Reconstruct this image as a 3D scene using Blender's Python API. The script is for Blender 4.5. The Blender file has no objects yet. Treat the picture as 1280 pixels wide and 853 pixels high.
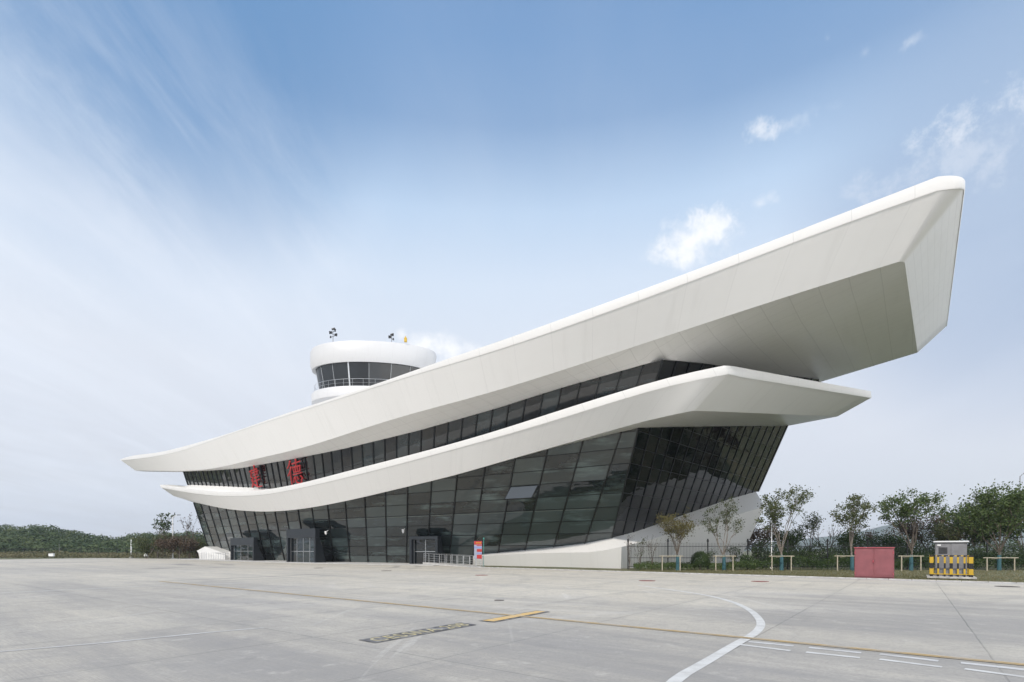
import bpy, math, random
import numpy as np
from mathutils import Vector, noise
R=math.radians
C=bpy.context.scene.collection
SC=bpy.context.scene
F=655.; YH=688.; EYE=1.6
U2=np.array([.794,-.607]); V2=np.array([.607,.794])
def rayd(x,y): return np.array([(x-640)/F,1.0,(YH-y)/F])
def at(x,y,Z): d=rayd(x,y); return np.array([0,0,EYE])+d*Z
def gnd(x,y,z=0.0): d=rayd(x,y); return np.array([0,0,EYE])+d*((z-EYE)/d[2])
def tpl(x,y,t):
    d=rayd(x,y); return np.array([0,0,EYE])+d*(t/(d[0]*V2[0]+d[1]*V2[1]))
def on_plane(x,y,A,n): d=rayd(x,y); O=np.array([0,0,EYE]); return O+d*((n@(A-O))/(n@d))
def sc_(P): return P[0]*U2[0]+P[1]*U2[1]
def tc_(P): return P[0]*V2[0]+P[1]*V2[1]
def stp(s,t,h): return np.array([s*U2[0]+t*V2[0], s*U2[1]+t*V2[1], h])
def proj(P): return 640+F*P[0]/P[1], YH-F*(P[2]-EYE)/P[1]
def interp(v,xs,ys): return float(np.interp(v,xs,ys))
def smoothed(v,xs,ys):
    # average of the piecewise line over a window, so plan curves have no kinks
    return float(np.mean([np.interp(v+d,xs,ys) for d in np.linspace(-55,55,23)]))

# ------------------------------------------------------------ mesh helpers
class MB:
    def __init__(s): s.v=[];s.f=[];s.m=[];s.uv=[];s.at=[]
    def add(s,vs,fs,mi=0,uvs=None,a=0.0):
        b=len(s.v); s.v+= [tuple(map(float,v)) for v in vs]
        for k,f in enumerate(fs):
            s.f.append(tuple(b+i for i in f)); s.m.append(mi); s.at.append(a)
            s.uv.append([uvs[i] for i in f] if uvs is not None else None)
    def quad(s,a,b,c,d,mi=0,uvs=None,at=0.0): s.add([a,b,c,d],[(0,1,2,3)],mi,uvs,at)
    def box(s,c,sz,rz=0.0,mi=0,a=0.0,bevel=0):
        x,y,z=[q/2 for q in sz]; co,si=math.cos(rz),math.sin(rz); vs=[]
        for dz in(-z,z):
            for dx,dy in((-x,-y),(x,-y),(x,y),(-x,y)):
                vs.append((c[0]+dx*co-dy*si,c[1]+dx*si+dy*co,c[2]+dz))
        s.add(vs,[(3,2,1,0),(4,5,6,7),(0,1,5,4),(1,2,6,5),(2,3,7,6),(3,0,4,7)],mi,None,a)
    def bar(s,p,q,n,w,d,mi=0,out=0.0,a=0.0):
        p=np.array(p,float);q=np.array(q,float);t=q-p;L=np.linalg.norm(t)
        if L<1e-6:return
        t/=L;n=np.array(n,float);n=n-t*(n@t);n/=np.linalg.norm(n);sd=np.cross(t,n)
        vs=[]
        for e in(p,q):
            for aa,bb in((-w/2,out-d),(w/2,out-d),(w/2,out),(-w/2,out)): vs.append(e+sd*aa+n*bb)
        s.add(vs,[(0,1,2,3),(7,6,5,4),(1,0,4,5),(2,1,5,6),(3,2,6,7),(0,3,7,4)],mi,None,a)
    def tube(s,p,q,r0,r1=None,n=8,mi=0,cap=True):
        r1=r0 if r1 is None else r1
        p=np.array(p,float);q=np.array(q,float);t=q-p;L=np.linalg.norm(t)
        if L<1e-6:return
        t/=L;a=np.array([0,0,1.]) if abs(t[2])<.9 else np.array([1.,0,0])
        e1=np.cross(t,a);e1/=np.linalg.norm(e1);e2=np.cross(t,e1);vs=[]
        for e,r in((p,r0),(q,r1)):
            for i in range(n):
                th=2*math.pi*i/n; vs.append(e+r*(math.cos(th)*e1+math.sin(th)*e2))
        fs=[(i,n+i,n+(i+1)%n,(i+1)%n) for i in range(n)]
        if cap: fs+=[tuple(range(n)),tuple(range(2*n-1,n-1,-1))]
        s.add(vs,fs,mi)
    def path(s,pts,rs,n=6,mi=0):
        for i in range(len(pts)-1): s.tube(pts[i],pts[i+1],rs[i],rs[i+1],n,mi,cap=(i==0 or i==len(pts)-2))
    def prism(s,poly,z0,z1,mi=0):
        n=len(poly);vs=[(p[0],p[1],z0) for p in poly]+[(p[0],p[1],z1) for p in poly]
        fs=[tuple(range(n-1,-1,-1)),tuple(range(n,2*n))]+[(i,(i+1)%n,n+(i+1)%n,n+i) for i in range(n)]
        s.add(vs,fs,mi)
    def strip(s,A,B,mi=0,ua=None,v0=0.,v1=1.,at=0.):
        n=len(A);vs=list(A)+list(B);us=[(ua[i] if ua is not None else i,v0) for i in range(n)]+[(ua[i] if ua is not None else i,v1) for i in range(n)]
        s.add(vs,[(i,i+1,n+i+1,n+i) for i in range(n-1)],mi,us,at)
    def disc(s,c,r,z,n=24,mi=0,h=0.0):
        s.add([(c[0]+r*math.cos(2*math.pi*i/n),c[1]+r*math.sin(2*math.pi*i/n),z+h) for i in range(n)],[tuple(range(n))],mi)
    def build(s,name,mats,parent=None,smooth=False,bevel=0.0,ang=35,recalc=False,weld=True):
        me=bpy.data.meshes.new(name); me.from_pydata(s.v,[],s.f)
        if not isinstance(mats,(list,tuple)): mats=[mats]
        for m in mats: me.materials.append(m)
        me.polygons.foreach_set('material_index',s.m)
        if any(u is not None for u in s.uv):
            uvl=me.uv_layers.new(name='UVMap');buf=[]
            for f,u in zip(s.f,s.uv):
                for k in range(len(f)): buf+= list(u[k]) if u is not None else [0.,0.]
            uvl.data.foreach_set('uv',buf)
        if any(s.at):
            a=me.attributes.new('pane','FLOAT','FACE'); a.data.foreach_set('value',s.at)
        if recalc or smooth:
            import bmesh
            bm=bmesh.new();bm.from_mesh(me)
            if weld: bmesh.ops.remove_doubles(bm,verts=bm.verts,dist=1e-4)
            if recalc: bmesh.ops.recalc_face_normals(bm,faces=bm.faces)
            bm.to_mesh(me);bm.free()
        if smooth:
            me.polygons.foreach_set('use_smooth',[True]*len(me.polygons))
            try: me.set_sharp_from_angle(angle=R(ang))
            except Exception: pass
        me.update()
        o=bpy.data.objects.new(name,me);C.objects.link(o)
        if parent is not None: o.parent=parent
        if bevel>0:
            b=o.modifiers.new('bevel','BEVEL');b.width=bevel;b.segments=2;b.limit_method='ANGLE';b.angle_limit=R(50)
        return o
def setp(o,label=None,cat=None,group=None,kind=None):
    if label:o['label']=label
    if cat:o['category']=cat
    if group:o['group']=group
    if kind:o['kind']=kind
    return o
def thing(name,label,cat,loc=(0,0,0),group=None):
    o=bpy.data.objects.new(name,None);C.objects.link(o);o.location=loc;o.empty_display_size=.2
    return setp(o,label,cat,group)
def off(mb,loc):
    mb.v=[(a-loc[0],b-loc[1],c-loc[2]) for a,b,c in mb.v];return mb

# ------------------------------------------------------------ materials
def mat(name,col=(.8,.8,.8),rough=.5,metal=0.,spec=.5,nvar=0.,nscale=4.,bump=0.,bscale=40.,vary=None):
    m=bpy.data.materials.new(name);m.use_nodes=True;nt=m.node_tree;b=nt.nodes['Principled BSDF']
    b.inputs['Base Color'].default_value=(*col,1);b.inputs['Roughness'].default_value=rough
    b.inputs['Metallic'].default_value=metal;b.inputs['Specular IOR Level'].default_value=spec
    N=nt.nodes;Lk=nt.links
    if nvar>0:
        tc=N.new('ShaderNodeTexCoord');no=N.new('ShaderNodeTexNoise');no.inputs['Scale'].default_value=nscale;no.inputs['Detail'].default_value=6
        Lk.new(tc.outputs['Object'],no.inputs['Vector'])
        mx=N.new('ShaderNodeMix');mx.data_type='RGBA'
        c2=vary if vary else tuple(max(0,c*(1-nvar)) for c in col)
        c1=col if vary else tuple(min(1,c*(1+nvar*.5)) for c in col)
        mx.inputs[6].default_value=(*c1,1);mx.inputs[7].default_value=(*c2,1)
        mr=N.new('ShaderNodeMapRange');mr.inputs[1].default_value=.35;mr.inputs[2].default_value=.65
        Lk.new(no.outputs['Fac'],mr.inputs[0]);Lk.new(mr.outputs[0],mx.inputs[0]);Lk.new(mx.outputs[2],b.inputs['Base Color'])
    if bump>0:
        tc=N.new('ShaderNodeTexCoord');no=N.new('ShaderNodeTexNoise');no.inputs['Scale'].default_value=bscale;no.inputs['Detail'].default_value=5
        Lk.new(tc.outputs['Object'],no.inputs['Vector']);bp=N.new('ShaderNodeBump');bp.inputs['Strength'].default_value=bump;bp.inputs['Distance'].default_value=.02
        Lk.new(no.outputs['Fac'],bp.inputs['Height']);Lk.new(bp.outputs[0],b.inputs['Normal'])
    return m
class NT:
    def __init__(s,nt): s.nt=nt
    def n(s,t,**k):
        o=s.nt.nodes.new(t)
        for a,b in k.items(): setattr(o,a,b)
        return o
    def l(s,a,b): s.nt.links.new(a,b)
    def put(s,inp,v):
        if hasattr(v,'links') or isinstance(v,bpy.types.NodeSocket): s.l(v,inp)
        else: inp.default_value=v
    def m(s,op,a,b=None,c=None,clamp=False):
        o=s.n('ShaderNodeMath',operation=op,use_clamp=clamp);s.put(o.inputs[0],a)
        if b is not None:s.put(o.inputs[1],b)
        if c is not None:s.put(o.inputs[2],c)
        return o.outputs[0]
    def ss(s,v,a,b,lo=0.,hi=1.):
        o=s.n('ShaderNodeMapRange',interpolation_type='SMOOTHSTEP');s.put(o.inputs[0],v);o.inputs[1].default_value=a;o.inputs[2].default_value=b;o.inputs[3].default_value=lo;o.inputs[4].default_value=hi
        return o.outputs[0]
    def mix(s,f,a,b):
        o=s.n('ShaderNodeMix',data_type='RGBA');s.put(o.inputs[0],f)
        s.put(o.inputs[6],a if not isinstance(a,tuple) else (*a,1)[:4]);s.put(o.inputs[7],b if not isinstance(b,tuple) else (*b,1)[:4]);return o.outputs[2]
    def noise(s,v,scale,detail=4,rough=.5,dist=0.):
        o=s.n('ShaderNodeTexNoise');s.l(v,o.inputs['Vector']);o.inputs['Scale'].default_value=scale;o.inputs['Detail'].default_value=detail;o.inputs['Roughness'].default_value=rough;o.inputs['Distortion'].default_value=dist
        return o.outputs['Fac']
    def mapping(s,v,loc=(0,0,0),rot=(0,0,0),sc=(1,1,1)):
        o=s.n('ShaderNodeMapping');s.l(v,o.inputs[0]);o.inputs[1].default_value=loc;o.inputs[2].default_value=rot;o.inputs[3].default_value=sc;return o.outputs[0]

def panel_white(name,col,pu,pv,rough=.38,seam=.75,dirt=.08,wav=.15):
    """white aluminium cladding: seams from UVs in metres, faint rain streaks, oil canning"""
    m=mat(name,col,rough);g=NT(m.node_tree);b=m.node_tree.nodes['Principled BSDF']
    uv=g.n('ShaderNodeUVMap').outputs[0];sp=g.n('ShaderNodeSeparateXYZ');g.l(uv,sp.inputs[0])
    def line(c,period,w):
        f=g.m('FRACT',g.m('DIVIDE',c,period));d=g.m('MINIMUM',f,g.m('SUBTRACT',1.,f));return g.ss(g.m('MULTIPLY',d,period),w*.4,w,1.,0.)
    ln=line(sp.outputs[0],pu,.028)
    if pv: ln=g.m('MAXIMUM',ln,line(sp.outputs[1],pv,.022))
    cell=g.n('ShaderNodeTexWhiteNoise',noise_dimensions='2D');cv=g.n('ShaderNodeCombineXYZ')
    g.l(g.m('FLOOR',g.m('DIVIDE',sp.outputs[0],pu)),cv.inputs[0])
    if pv:g.l(g.m('FLOOR',g.m('DIVIDE',sp.outputs[1],pv)),cv.inputs[1])
    g.l(cv.outputs[0],cell.inputs[0])
    st=g.noise(g.mapping(uv,sc=(1.3,.12,1)),1.,5,.6);big=g.noise(uv,.18,3)
    fac=g.m('ADD',g.m('MULTIPLY',g.ss(st,.5,.8),dirt),g.m('MULTIPLY',big,dirt*.6))
    fac=g.m('ADD',fac,g.m('MULTIPLY',cell.outputs[0],.035))
    c1=g.mix(fac,col,(col[0]*.55,col[1]*.55,col[2]*.53));c2=g.mix(g.m('MULTIPLY',ln,1-seam),c1,(.12,.12,.12));g.l(c2,b.inputs['Base Color'])
    bp=g.n('ShaderNodeBump');bp.inputs['Strength'].default_value=wav;bp.inputs['Distance'].default_value=.05
    g.l(g.noise(g.mapping(uv,sc=(.5,.9,1)),1.3,2),bp.inputs['Height']);g.l(bp.outputs[0],b.inputs['Normal'])
    return m
M={}
M['clad']=panel_white('white_cladding',(.79,.785,.77),3.2,0,seam=.9,dirt=.14)
M['soffit']=panel_white('white_soffit_panels',(.80,.795,.775),1.6,1.2,rough=.3,seam=.8,dirt=.16,wav=.3)
M['endface']=panel_white('white_front_panels',(.84,.84,.84),2.4,.45,rough=.32,seam=.86,dirt=.14,wav=.35)
M['rim']=panel_white('white_rim',(.68,.675,.66),3.2,0,seam=.8,dirt=.05)
M['plinth']=panel_white('white_plinth',(.62,.615,.60),3.0,0,seam=.9,dirt=.10,rough=.5)
M['tower']=panel_white('white_tower_cladding',(.54,.54,.54),1.7,0,seam=.86,dirt=.07)
M['frame']=mat('dark_mullion',(.018,.021,.023),.35,.3)
M['portal']=mat('dark_portal',(.022,.027,.033),.4,.2)
M['dark']=mat('dark_metal',(.012,.013,.014),.45)
M['white']=mat('white_paint',(.8,.8,.8),.4)
M['steel']=mat('stainless',(.55,.56,.57),.3,.9)
M['grey']=mat('grey_box',(.19,.19,.2),.5,.1,nvar=.15)
M['pinkred']=mat('faded_red',(.215,.066,.076),.55,nvar=.12,nscale=2.2)
M['red2']=mat('red_trim',(.36,.06,.08),.5)
M['yellow']=mat('yellow_paint',(.50,.32,.02),.5,nvar=.1)
M['black']=mat('black_paint',(.012,.012,.015),.45)
M['redsign']=mat('red_letter',(.46,.03,.035),.45)
M['signblue']=mat('sign_blue',(.22,.25,.5),.5)
M['signred']=mat('sign_red',(.42,.028,.025),.5)
M['cream']=mat('cream_paint',(.37,.33,.25),.6,nvar=.15)
M['teal']=mat('trunk_wrap_teal',(.03,.10,.12),.7,nvar=.3,nscale=9)
M['bark']=mat('bark',(.12,.098,.078),.85,nvar=.4,nscale=12)
M['barkpale']=mat('pale_bark',(.19,.165,.14),.85,nvar=.35,nscale=10)
M['concrete']=mat('kerb_concrete',(.42,.41,.39),.8,nvar=.25,nscale=3,bump=.1)
M['walk']=mat('pale_paving',(.46,.455,.44),.8,nvar=.12,nscale=1.5)
M['rust']=mat('manhole_red',(.22,.085,.075),.8,nvar=.4,nscale=5)
M['iron']=mat('manhole_grey',(.12,.11,.10),.7,nvar=.4,nscale=5)

def glass_mat(name,tint,tint2,rough=.02,bstr=.04,spec=.8):
    m=mat(name,tint,rough,0,spec);g=NT(m.node_tree);b=m.node_tree.nodes['Principled BSDF']
    b.inputs['IOR'].default_value=1.52
    a=g.n('ShaderNodeAttribute',attribute_name='pane');fac=a.outputs['Fac']
    tc=g.n('ShaderNodeTexCoord').outputs['Object']
    refl_streak=g.noise(g.mapping(tc,rot=(0,0,R(34)),sc=(.22,.5,1.9)),.7,6,.62)  # lighter streaks put into the glass colour imitate wavy reflections
    col=g.mix(g.ss(fac,.35,.85),tint,tint2);col=g.mix(g.ss(refl_streak,.52,.75),col,(tint2[0]*1.9,tint2[1]*2.0,tint2[2]*1.95))
    g.l(col,b.inputs['Base Color'])
    # every pane bows a little its own way
    cv=g.n('ShaderNodeCombineXYZ');g.l(g.m('MULTIPLY',fac,37.),cv.inputs[0]);g.l(g.m('MULTIPLY',fac,91.),cv.inputs[2])
    va=g.n('ShaderNodeVectorMath',operation='ADD');g.l(g.mapping(tc,sc=(.45,.45,1.3)),va.inputs[0]);g.l(cv.outputs[0],va.inputs[1])
    bp=g.n('ShaderNodeBump');bp.inputs['Strength'].default_value=bstr;bp.inputs['Distance'].default_value=.5
    g.l(g.noise(va.outputs[0],.8,2),bp.inputs['Height'])
    wn=g.n('ShaderNodeTexWhiteNoise',noise_dimensions='1D');g.l(g.m('MULTIPLY',fac,733.),wn.inputs['W'])
    v1=g.n('ShaderNodeVectorMath',operation='SUBTRACT');g.l(wn.outputs['Color'],v1.inputs[0]);v1.inputs[1].default_value=(.5,.5,.5)
    v2=g.n('ShaderNodeVectorMath',operation='SCALE');g.l(v1.outputs[0],v2.inputs[0]);v2.inputs[3].default_value=.035
    v3=g.n('ShaderNodeVectorMath',operation='ADD');g.l(v2.outputs[0],v3.inputs[0]);g.l(g.n('ShaderNodeNewGeometry').outputs['Normal'],v3.inputs[1])
    v4=g.n('ShaderNodeVectorMath',operation='NORMALIZE');g.l(v3.outputs[0],v4.inputs[0]);g.l(v4.outputs[0],bp.inputs['Normal']);g.l(bp.outputs[0],b.inputs['Normal'])
    return m
M['glass']=glass_mat('curtain_glass',(.019,.026,.028),(.066,.088,.090),bstr=.07)
M['glassup']=glass_mat('upper_glass',(.005,.007,.009),(.018,.028,.032),bstr=.06)
M['glassbow']=glass_mat('bow_glass',(.002,.003,.004),(.010,.010,.009),bstr=.10,spec=.62)
M['glasstower']=glass_mat('tower_glass',(.003,.005,.006),(.006,.009,.011),bstr=.03)
M['vent']=mat('open_vent_glass',(.10,.12,.14),.05,0,1.0)

def leafmat(name,cols,rough=.6):
    m=mat(name,cols[0],rough,0,.25);g=NT(m.node_tree);b=m.node_tree.nodes['Principled BSDF']
    a=g.n('ShaderNodeAttribute',attribute_name='pane');r=g.n('ShaderNodeValToRGB');g.l(a.outputs['Fac'],r.inputs[0])
    e=r.color_ramp.elements;e[0].position=0;e[0].color=(*cols[0],1);e[1].position=1;e[1].color=(*cols[-1],1)
    for i,c in enumerate(cols[1:-1]): q=e.new((i+1)/(len(cols)-1));q.color=(*c,1)
    tr=g.n('ShaderNodeBsdfTranslucent');mx=g.n('ShaderNodeMixShader');mx.inputs[0].default_value=.25
    g.l(r.outputs[0],b.inputs['Base Color']);g.l(r.outputs[0],tr.inputs[0]);g.l(b.outputs[0],mx.inputs[1]);g.l(tr.outputs[0],mx.inputs[2])
    g.l(mx.outputs[0],m.node_tree.nodes['Material Output'].inputs[0]);return m
LM={'green':leafmat('leaves_green',[(.045,.075,.025),(.08,.12,.04),(.12,.145,.055)]),
 'olive':leafmat('leaves_olive',[(.045,.062,.026),(.085,.105,.042),(.125,.13,.06)]),
 'dark':leafmat('leaves_dark',[(.022,.042,.015),(.045,.078,.025),(.09,.12,.04)]),
 'brown':leafmat('leaves_brown',[(.07,.05,.035),(.12,.085,.06),(.15,.12,.085)]),
 'ochre':leafmat('leaves_ochre',[(.075,.075,.03),(.13,.12,.045),(.17,.13,.06)]),
 'wood':leafmat('leaves_wood',[(.030,.052,.020),(.060,.088,.034),(.11,.135,.055)]),
 'grass':leafmat('grass_blades',[(.08,.09,.04),(.15,.14,.07),(.20,.17,.10)])}

# ------------------------------------------------------------ hull surface of the terminal
DM=np.array([.2033,-.920,1.0]); P0=np.array([-13,63.9]); D1=np.array([.868,-.497])
_tab=[];_p=P0.copy();_q=0.
a1=math.atan2(-.497,.868);a2=math.atan2(-.655,.755)
while _q>-75:
    _tab.append((_q,_p.copy()));_m=_q-.25;k=min(1,max(0,(-8-_m)/14.));an=a1+(a2-a1)*k
    _p=_p-.5*np.array([math.cos(an),math.sin(an)]);_q-=.5
_tab=_tab[::-1];_tp=[a for a,b in _tab];_tx=[b[0] for a,b in _tab];_ty=[b[1] for a,b in _tab]
def Bp(p):
    if p>=0: q=P0+p*D1
    else: q=np.array([np.interp(p,_tp,_tx),np.interp(p,_tp,_ty)])
    return np.array([q[0],q[1],0.])
def S(p,h): return Bp(p)+h*DM
NS=np.cross(np.array([*D1,0]),DM);NS/=np.linalg.norm(NS)
if NS[1]>0:NS=-NS
def Npl(p):
    e=Bp(p+.2)-Bp(p-.2);n=np.cross(e,DM);n/=np.linalg.norm(n);return n if n[1]<0 else -n
B0=np.array([*P0,0.])
def sidepx(x,y): return on_plane(x,y,B0,np.cross(np.array([*D1,0]),DM))
def p_of(P): b=P-P[2]*DM; return float((b[:2]-P0)@D1)
CB=sidepx(764.7,672.5);CT=sidepx(798,535.6);UCT=sidepx(828,450)
_ch=[0,CB[2],CT[2],UCT[2],20];_s0=(p_of(CT)-p_of(CB))/(CT[2]-CB[2]);_s1=(p_of(UCT)-p_of(CT))/(UCT[2]-CT[2])
_cp=[p_of(CB)-_s0*CB[2],p_of(CB),p_of(CT),p_of(UCT),p_of(UCT)+_s1*(20-UCT[2])]
def pc(h): return interp(h,_ch,_cp)
def h_on_curve(p,xs,ys,lo=-1.,hi=22.):
    """height on the hull at plan station p where the mullion crosses a traced edge"""
    def f(h):
        x,y=proj(S(p,h));return interp(x,xs,ys)-y
    a,b=lo,hi
    for _ in range(40):
        m=(a+b)/2
        if f(m)>0: b=m
        else: a=m
    return (a+b)/2
# traced edges (photo pixels) ------------------------------------------------
LG_T=([205,225,240,280,309,340,370,445,507,560,640,700,747,797],[622,624,628,636,639.3,640,637.6,624.1,609.5,597.2,574.5,558.2,547.5,535.6])   # glass top, lower storey
PL_A=([-500,589,590.5,603,639,694,733,764.7],[1400,1400,695.5,692.8,689.4,683.9,679.2,672.5])
UG_B=([150,233,279,315,338,360,452.6,546.3,600,679],[604,606,608,609.8,610,607.6,584.4,560,545,520])
UG_T=([150,200,228,245,267,300,364,429,519,620,700,828],[590,590,590,589.5,588.5,586,574.7,561.8,540,511.5,486,450])
ULR_T=([200,225,234,267.5,299.4,331,360,452.6,546.3,600,679,700,760,820,875,884,893,905],[606,609.6,610.6,614.2,614.9,612.6,607.6,584.4,560,545,520,512.8,494.5,476,459.9,457.5,456.6,457.2])
ULR_B=([201,230,260,299.4,339,360,452.6,560,640,708.7,760,820,866,884,896,910],[609.4,614.7,618.7,619.9,616.9,612.9,591.5,562.8,540.5,520,503.5,485.5,472.2,467.5,466.2,467])
ULR_F=([217,240.6,279.5,309.4,340,370,445,507,560,640,700,760,800,835,852,866],[620.3,627,635.9,639.1,639.8,637.4,623.8,609,596.6,573.6,556.5,540,527,516.5,514,513.7])
UR_T=([150,158,200,226,260,293,330,370,424,465,519,558,620,700,800,900,1000,1084,1140,1172],[574.8,571.5,565.6,559.4,549.8,540,526.5,512.8,495.8,481.8,463.5,448,429.5,399.5,363.5,327,287.5,254.5,232.5,221])
UR_B=([151,190,220,260,300,369,465,540,620,700,800,900,1000,1084,1140,1172],[575.6,571,565,552.2,537.9,515.5,484.4,460.5,438,410,374.5,337,297.7,266.9,246.8,236.6])
UR_F=([169,200,245.6,267.5,300,313,360,390,450,506,560,620,700,800,900,1000,1070,1105,1122],[588.4,588.8,588.5,586,578.6,575,565,557.3,537,519,505,490.5,463.5,431.5,398,364.7,342,330.8,327.8])

# ------------------------------------------------------------ terminal
T=thing('airport_terminal','long white ship-shaped terminal with two sweeping roofs over dark leaning glass','building',tuple(stp(-50,50,0)))
TL=np.array(T.location)
def tb(mb,name,mats,parent=T,**k):
    o=off(mb,TL).build(name,mats,None,**k);o.parent=parent
    return o
rnd=random.Random(5)
# --- lower side glazing
def side_storey(mb,fr,cols,rows,hb,ht,sub,mw,md,tw,last,rowfn=None):
    n=len(cols)
    for i in range(n):
        p0=cols[i];p1=cols[i+1] if i+1<n else None
        ids={}
        for j in range(sub):
            def pp(f,h):
                if p1 is None: return p0+(pc(h)-p0)*f
                return p0+(p1-p0)*f
            f0,f1=j/sub,(j+1)/sub
            def lim(f):
                # iterate because the corner station depends on height
                q0=pp(f,5.);b0=hb(q0);q1=pp(f,b0);b0=hb(q1)
                t0=ht(pp(f,9.));t0=ht(pp(f,t0));t0=ht(pp(f,t0));return b0,t0
            b0,t0=lim(f0);b1,t1=lim(f1)
            R_=[-9]+list(rows)+[99]
            for k in range(len(R_)-1):
                a0=min(max(R_[k],b0),t0);c0=min(max(R_[k+1],b0),t0);a1_=min(max(R_[k],b1),t1);c1=min(max(R_[k+1],b1),t1)
                if c0-a0<1e-4 and c1-a1_<1e-4: continue
                if k not in ids: ids[k]=rnd.random()*.98+.01
                mb.quad(S(pp(f0,a0),a0),S(pp(f1,a1_),a1_),S(pp(f1,c1),c1),S(pp(f0,c0),c0),at=ids[k])
                if 0<k and (b0<R_[k]<t0 and b1<R_[k]<t1):
                    fr.bar(S(pp(f0,R_[k]),R_[k]),S(pp(f1,R_[k]),R_[k]),Npl(p0),tw,.05,out=.03)
            if j==0: fr.bar(S(p0,b0),S(p0,t0),Npl(p0),mw,md+.05,out=md)
        if p1 is None:
            b0,t0=lim(1.);fr.bar(S(pc(b0),b0),S(pc(t0),t0),Npl(p0),mw*.7,md+.05,out=md*.6)
hbL=lambda p: max(0.02,h_on_curve(p,*PL_A)) if p>8.2 else 0.02
htL=lambda p: h_on_curve(p,*LG_T)
STERN=-53.5
for _q in np.arange(-56,-40,.05):
    if proj(S(_q,1.3))[0]>=262.3: STERN=float(_q);break
colsL=[STERN]+[.16+3.2*k for k in range(-16,8) if .16+3.2*k<pc(12)-1.0 and .16+3.2*k>STERN+1]
rowsL=[.95+1.13*k for k in range(12)]
g=MB();fr=MB()
side_storey(g,fr,colsL,rowsL,hbL,htL,3,.11,.10,.055,None)
go=tb(g,'lower_glazing',M['glass']);go['label']='lower storey wall of tall leaning grey glass panes'
tb(fr,'mullion_frame',M['frame'],go)
# --- upper side glazing
def hbU(p):
    h=h_on_curve(p,*UG_B) if p<-2 else h_on_curve(p,*ULR_T)
    return h-.5*min(1,max(0,(proj(S(p,h))[0]-325)/50))
htU=lambda p: h_on_curve(p,*UG_T)
colsU=[STERN]+[.16+1.6*k for k in range(-33,20) if STERN+.8<.16+1.6*k<pc(15)-.8]
g=MB();fr=MB()
def rowsU(): return []
side_storey(g,fr,colsU,[],hbU,htU,1,.10,.10,.05,None)
for i in range(len(colsU)-1):
    for fq in(.33,):
        pA,pB=colsU[i],colsU[i+1]
        hA=hbU(pA)+(htU(pA)-hbU(pA))*fq;hB=hbU(pB)+(htU(pB)-hbU(pB))*fq
        if pA<-4: fr.bar(S(pA,hA),S(pB,hB),Npl(pA),.05,.05,out=.03)
go=tb(g,'upper_glazing',M['glassup']);go['label']='upper storey ribbon of narrow dark glass panes'
tb(fr,'mullion_frame',M['frame'],go)
# --- bow glazing (faces right)
W=np.array([630/655,1,0]);W/=np.linalg.norm(W)
NB=np.cross(CT-CB,W);NB/=np.linalg.norm(NB)
if NB[1]>0:NB=-NB
bow=lambda x,y: on_plane(x,y,CB,NB)
BT=([798,840,900,950,986.5],[535.4,534.3,533.6,533,532.6]); BBp=([764.7,797.5,823.8,855.6,910,945.5],[672.5,664,654.7,643.4,624.7,614.6])
dmb=(CT-CB)/(CT-CB)[2]
def bcoord(P): # along W , up
    q=P-CB;h=q[2];r=q-h*dmb;return float(r@W),h
def bpt(w,h): return CB+W*w+dmb*h
def bh_on(w,xs,ys,lo,hi):
    a,b=lo,hi
    for _ in range(36):
        m=(a+b)/2;x,y=proj(bpt(w,m))
        if interp(x,xs,ys)-y>0:b=m
        else:a=m
    return (a+b)/2
WTR=bcoord(bow(986.5,532.6))[0];WBR=bcoord(bow(945.5,614.6))[0]
WEND=(WTR+WBR)/2
g=MB();fr=MB()
nb=17;cw=[WEND*i/nb for i in range(nb+1)]
rowsB=[.95+1.13*k for k in range(18)]
for i in range(nb):
    ids={}
    for j in range(2):
        w0=cw[i]+(cw[i+1]-cw[i])*j/2;w1=cw[i]+(cw[i+1]-cw[i])*(j+1)/2
        b0=bh_on(w0,*BBp,-3,14);b1=bh_on(w1,*BBp,-3,14);t0=bh_on(w0,*BT,2,18);t1=bh_on(w1,*BT,2,18)
        rr=[-9]+[q-CB[2] for q in rowsB]+[99]
        for k in range(len(rr)-1):
            a0=min(max(rr[k],b0),t0);c0=min(max(rr[k+1],b0),t0);aa=min(max(rr[k],b1),t1);c1=min(max(rr[k+1],b1),t1)
            if c0-a0<1e-4 and c1-aa<1e-4: continue
            ids.setdefault(k,rnd.random()*.98+.01)
            g.quad(bpt(w0,a0),bpt(w1,aa),bpt(w1,c1),bpt(w0,c0),at=ids[k])
            if k>0 and b0<rr[k]<t0 and b1<rr[k]<t1: fr.bar(bpt(w0,rr[k]),bpt(w1,rr[k]),NB,.05,.05,out=.03)
        if j==0: fr.bar(bpt(w0,b0),bpt(w0,t0),NB,.09,.12,out=.07)
fr.bar(bpt(WEND,bh_on(WEND,*BBp,-3,14)),bpt(WEND,bh_on(WEND,*BT,2,18)),NB,.2,.12,out=.07)
go=tb(g,'bow_glazing',M['glassbow']);go['label']='near-black glass bow raking forward above the hedge'
tb(fr,'mullion_frame',M['frame'],go)
# far hull corner points
FB_=bpt(WEND,bh_on(WEND,*BBp,-3,14));FT_=bpt(WEND,bh_on(WEND,*BT,2,18))
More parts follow.
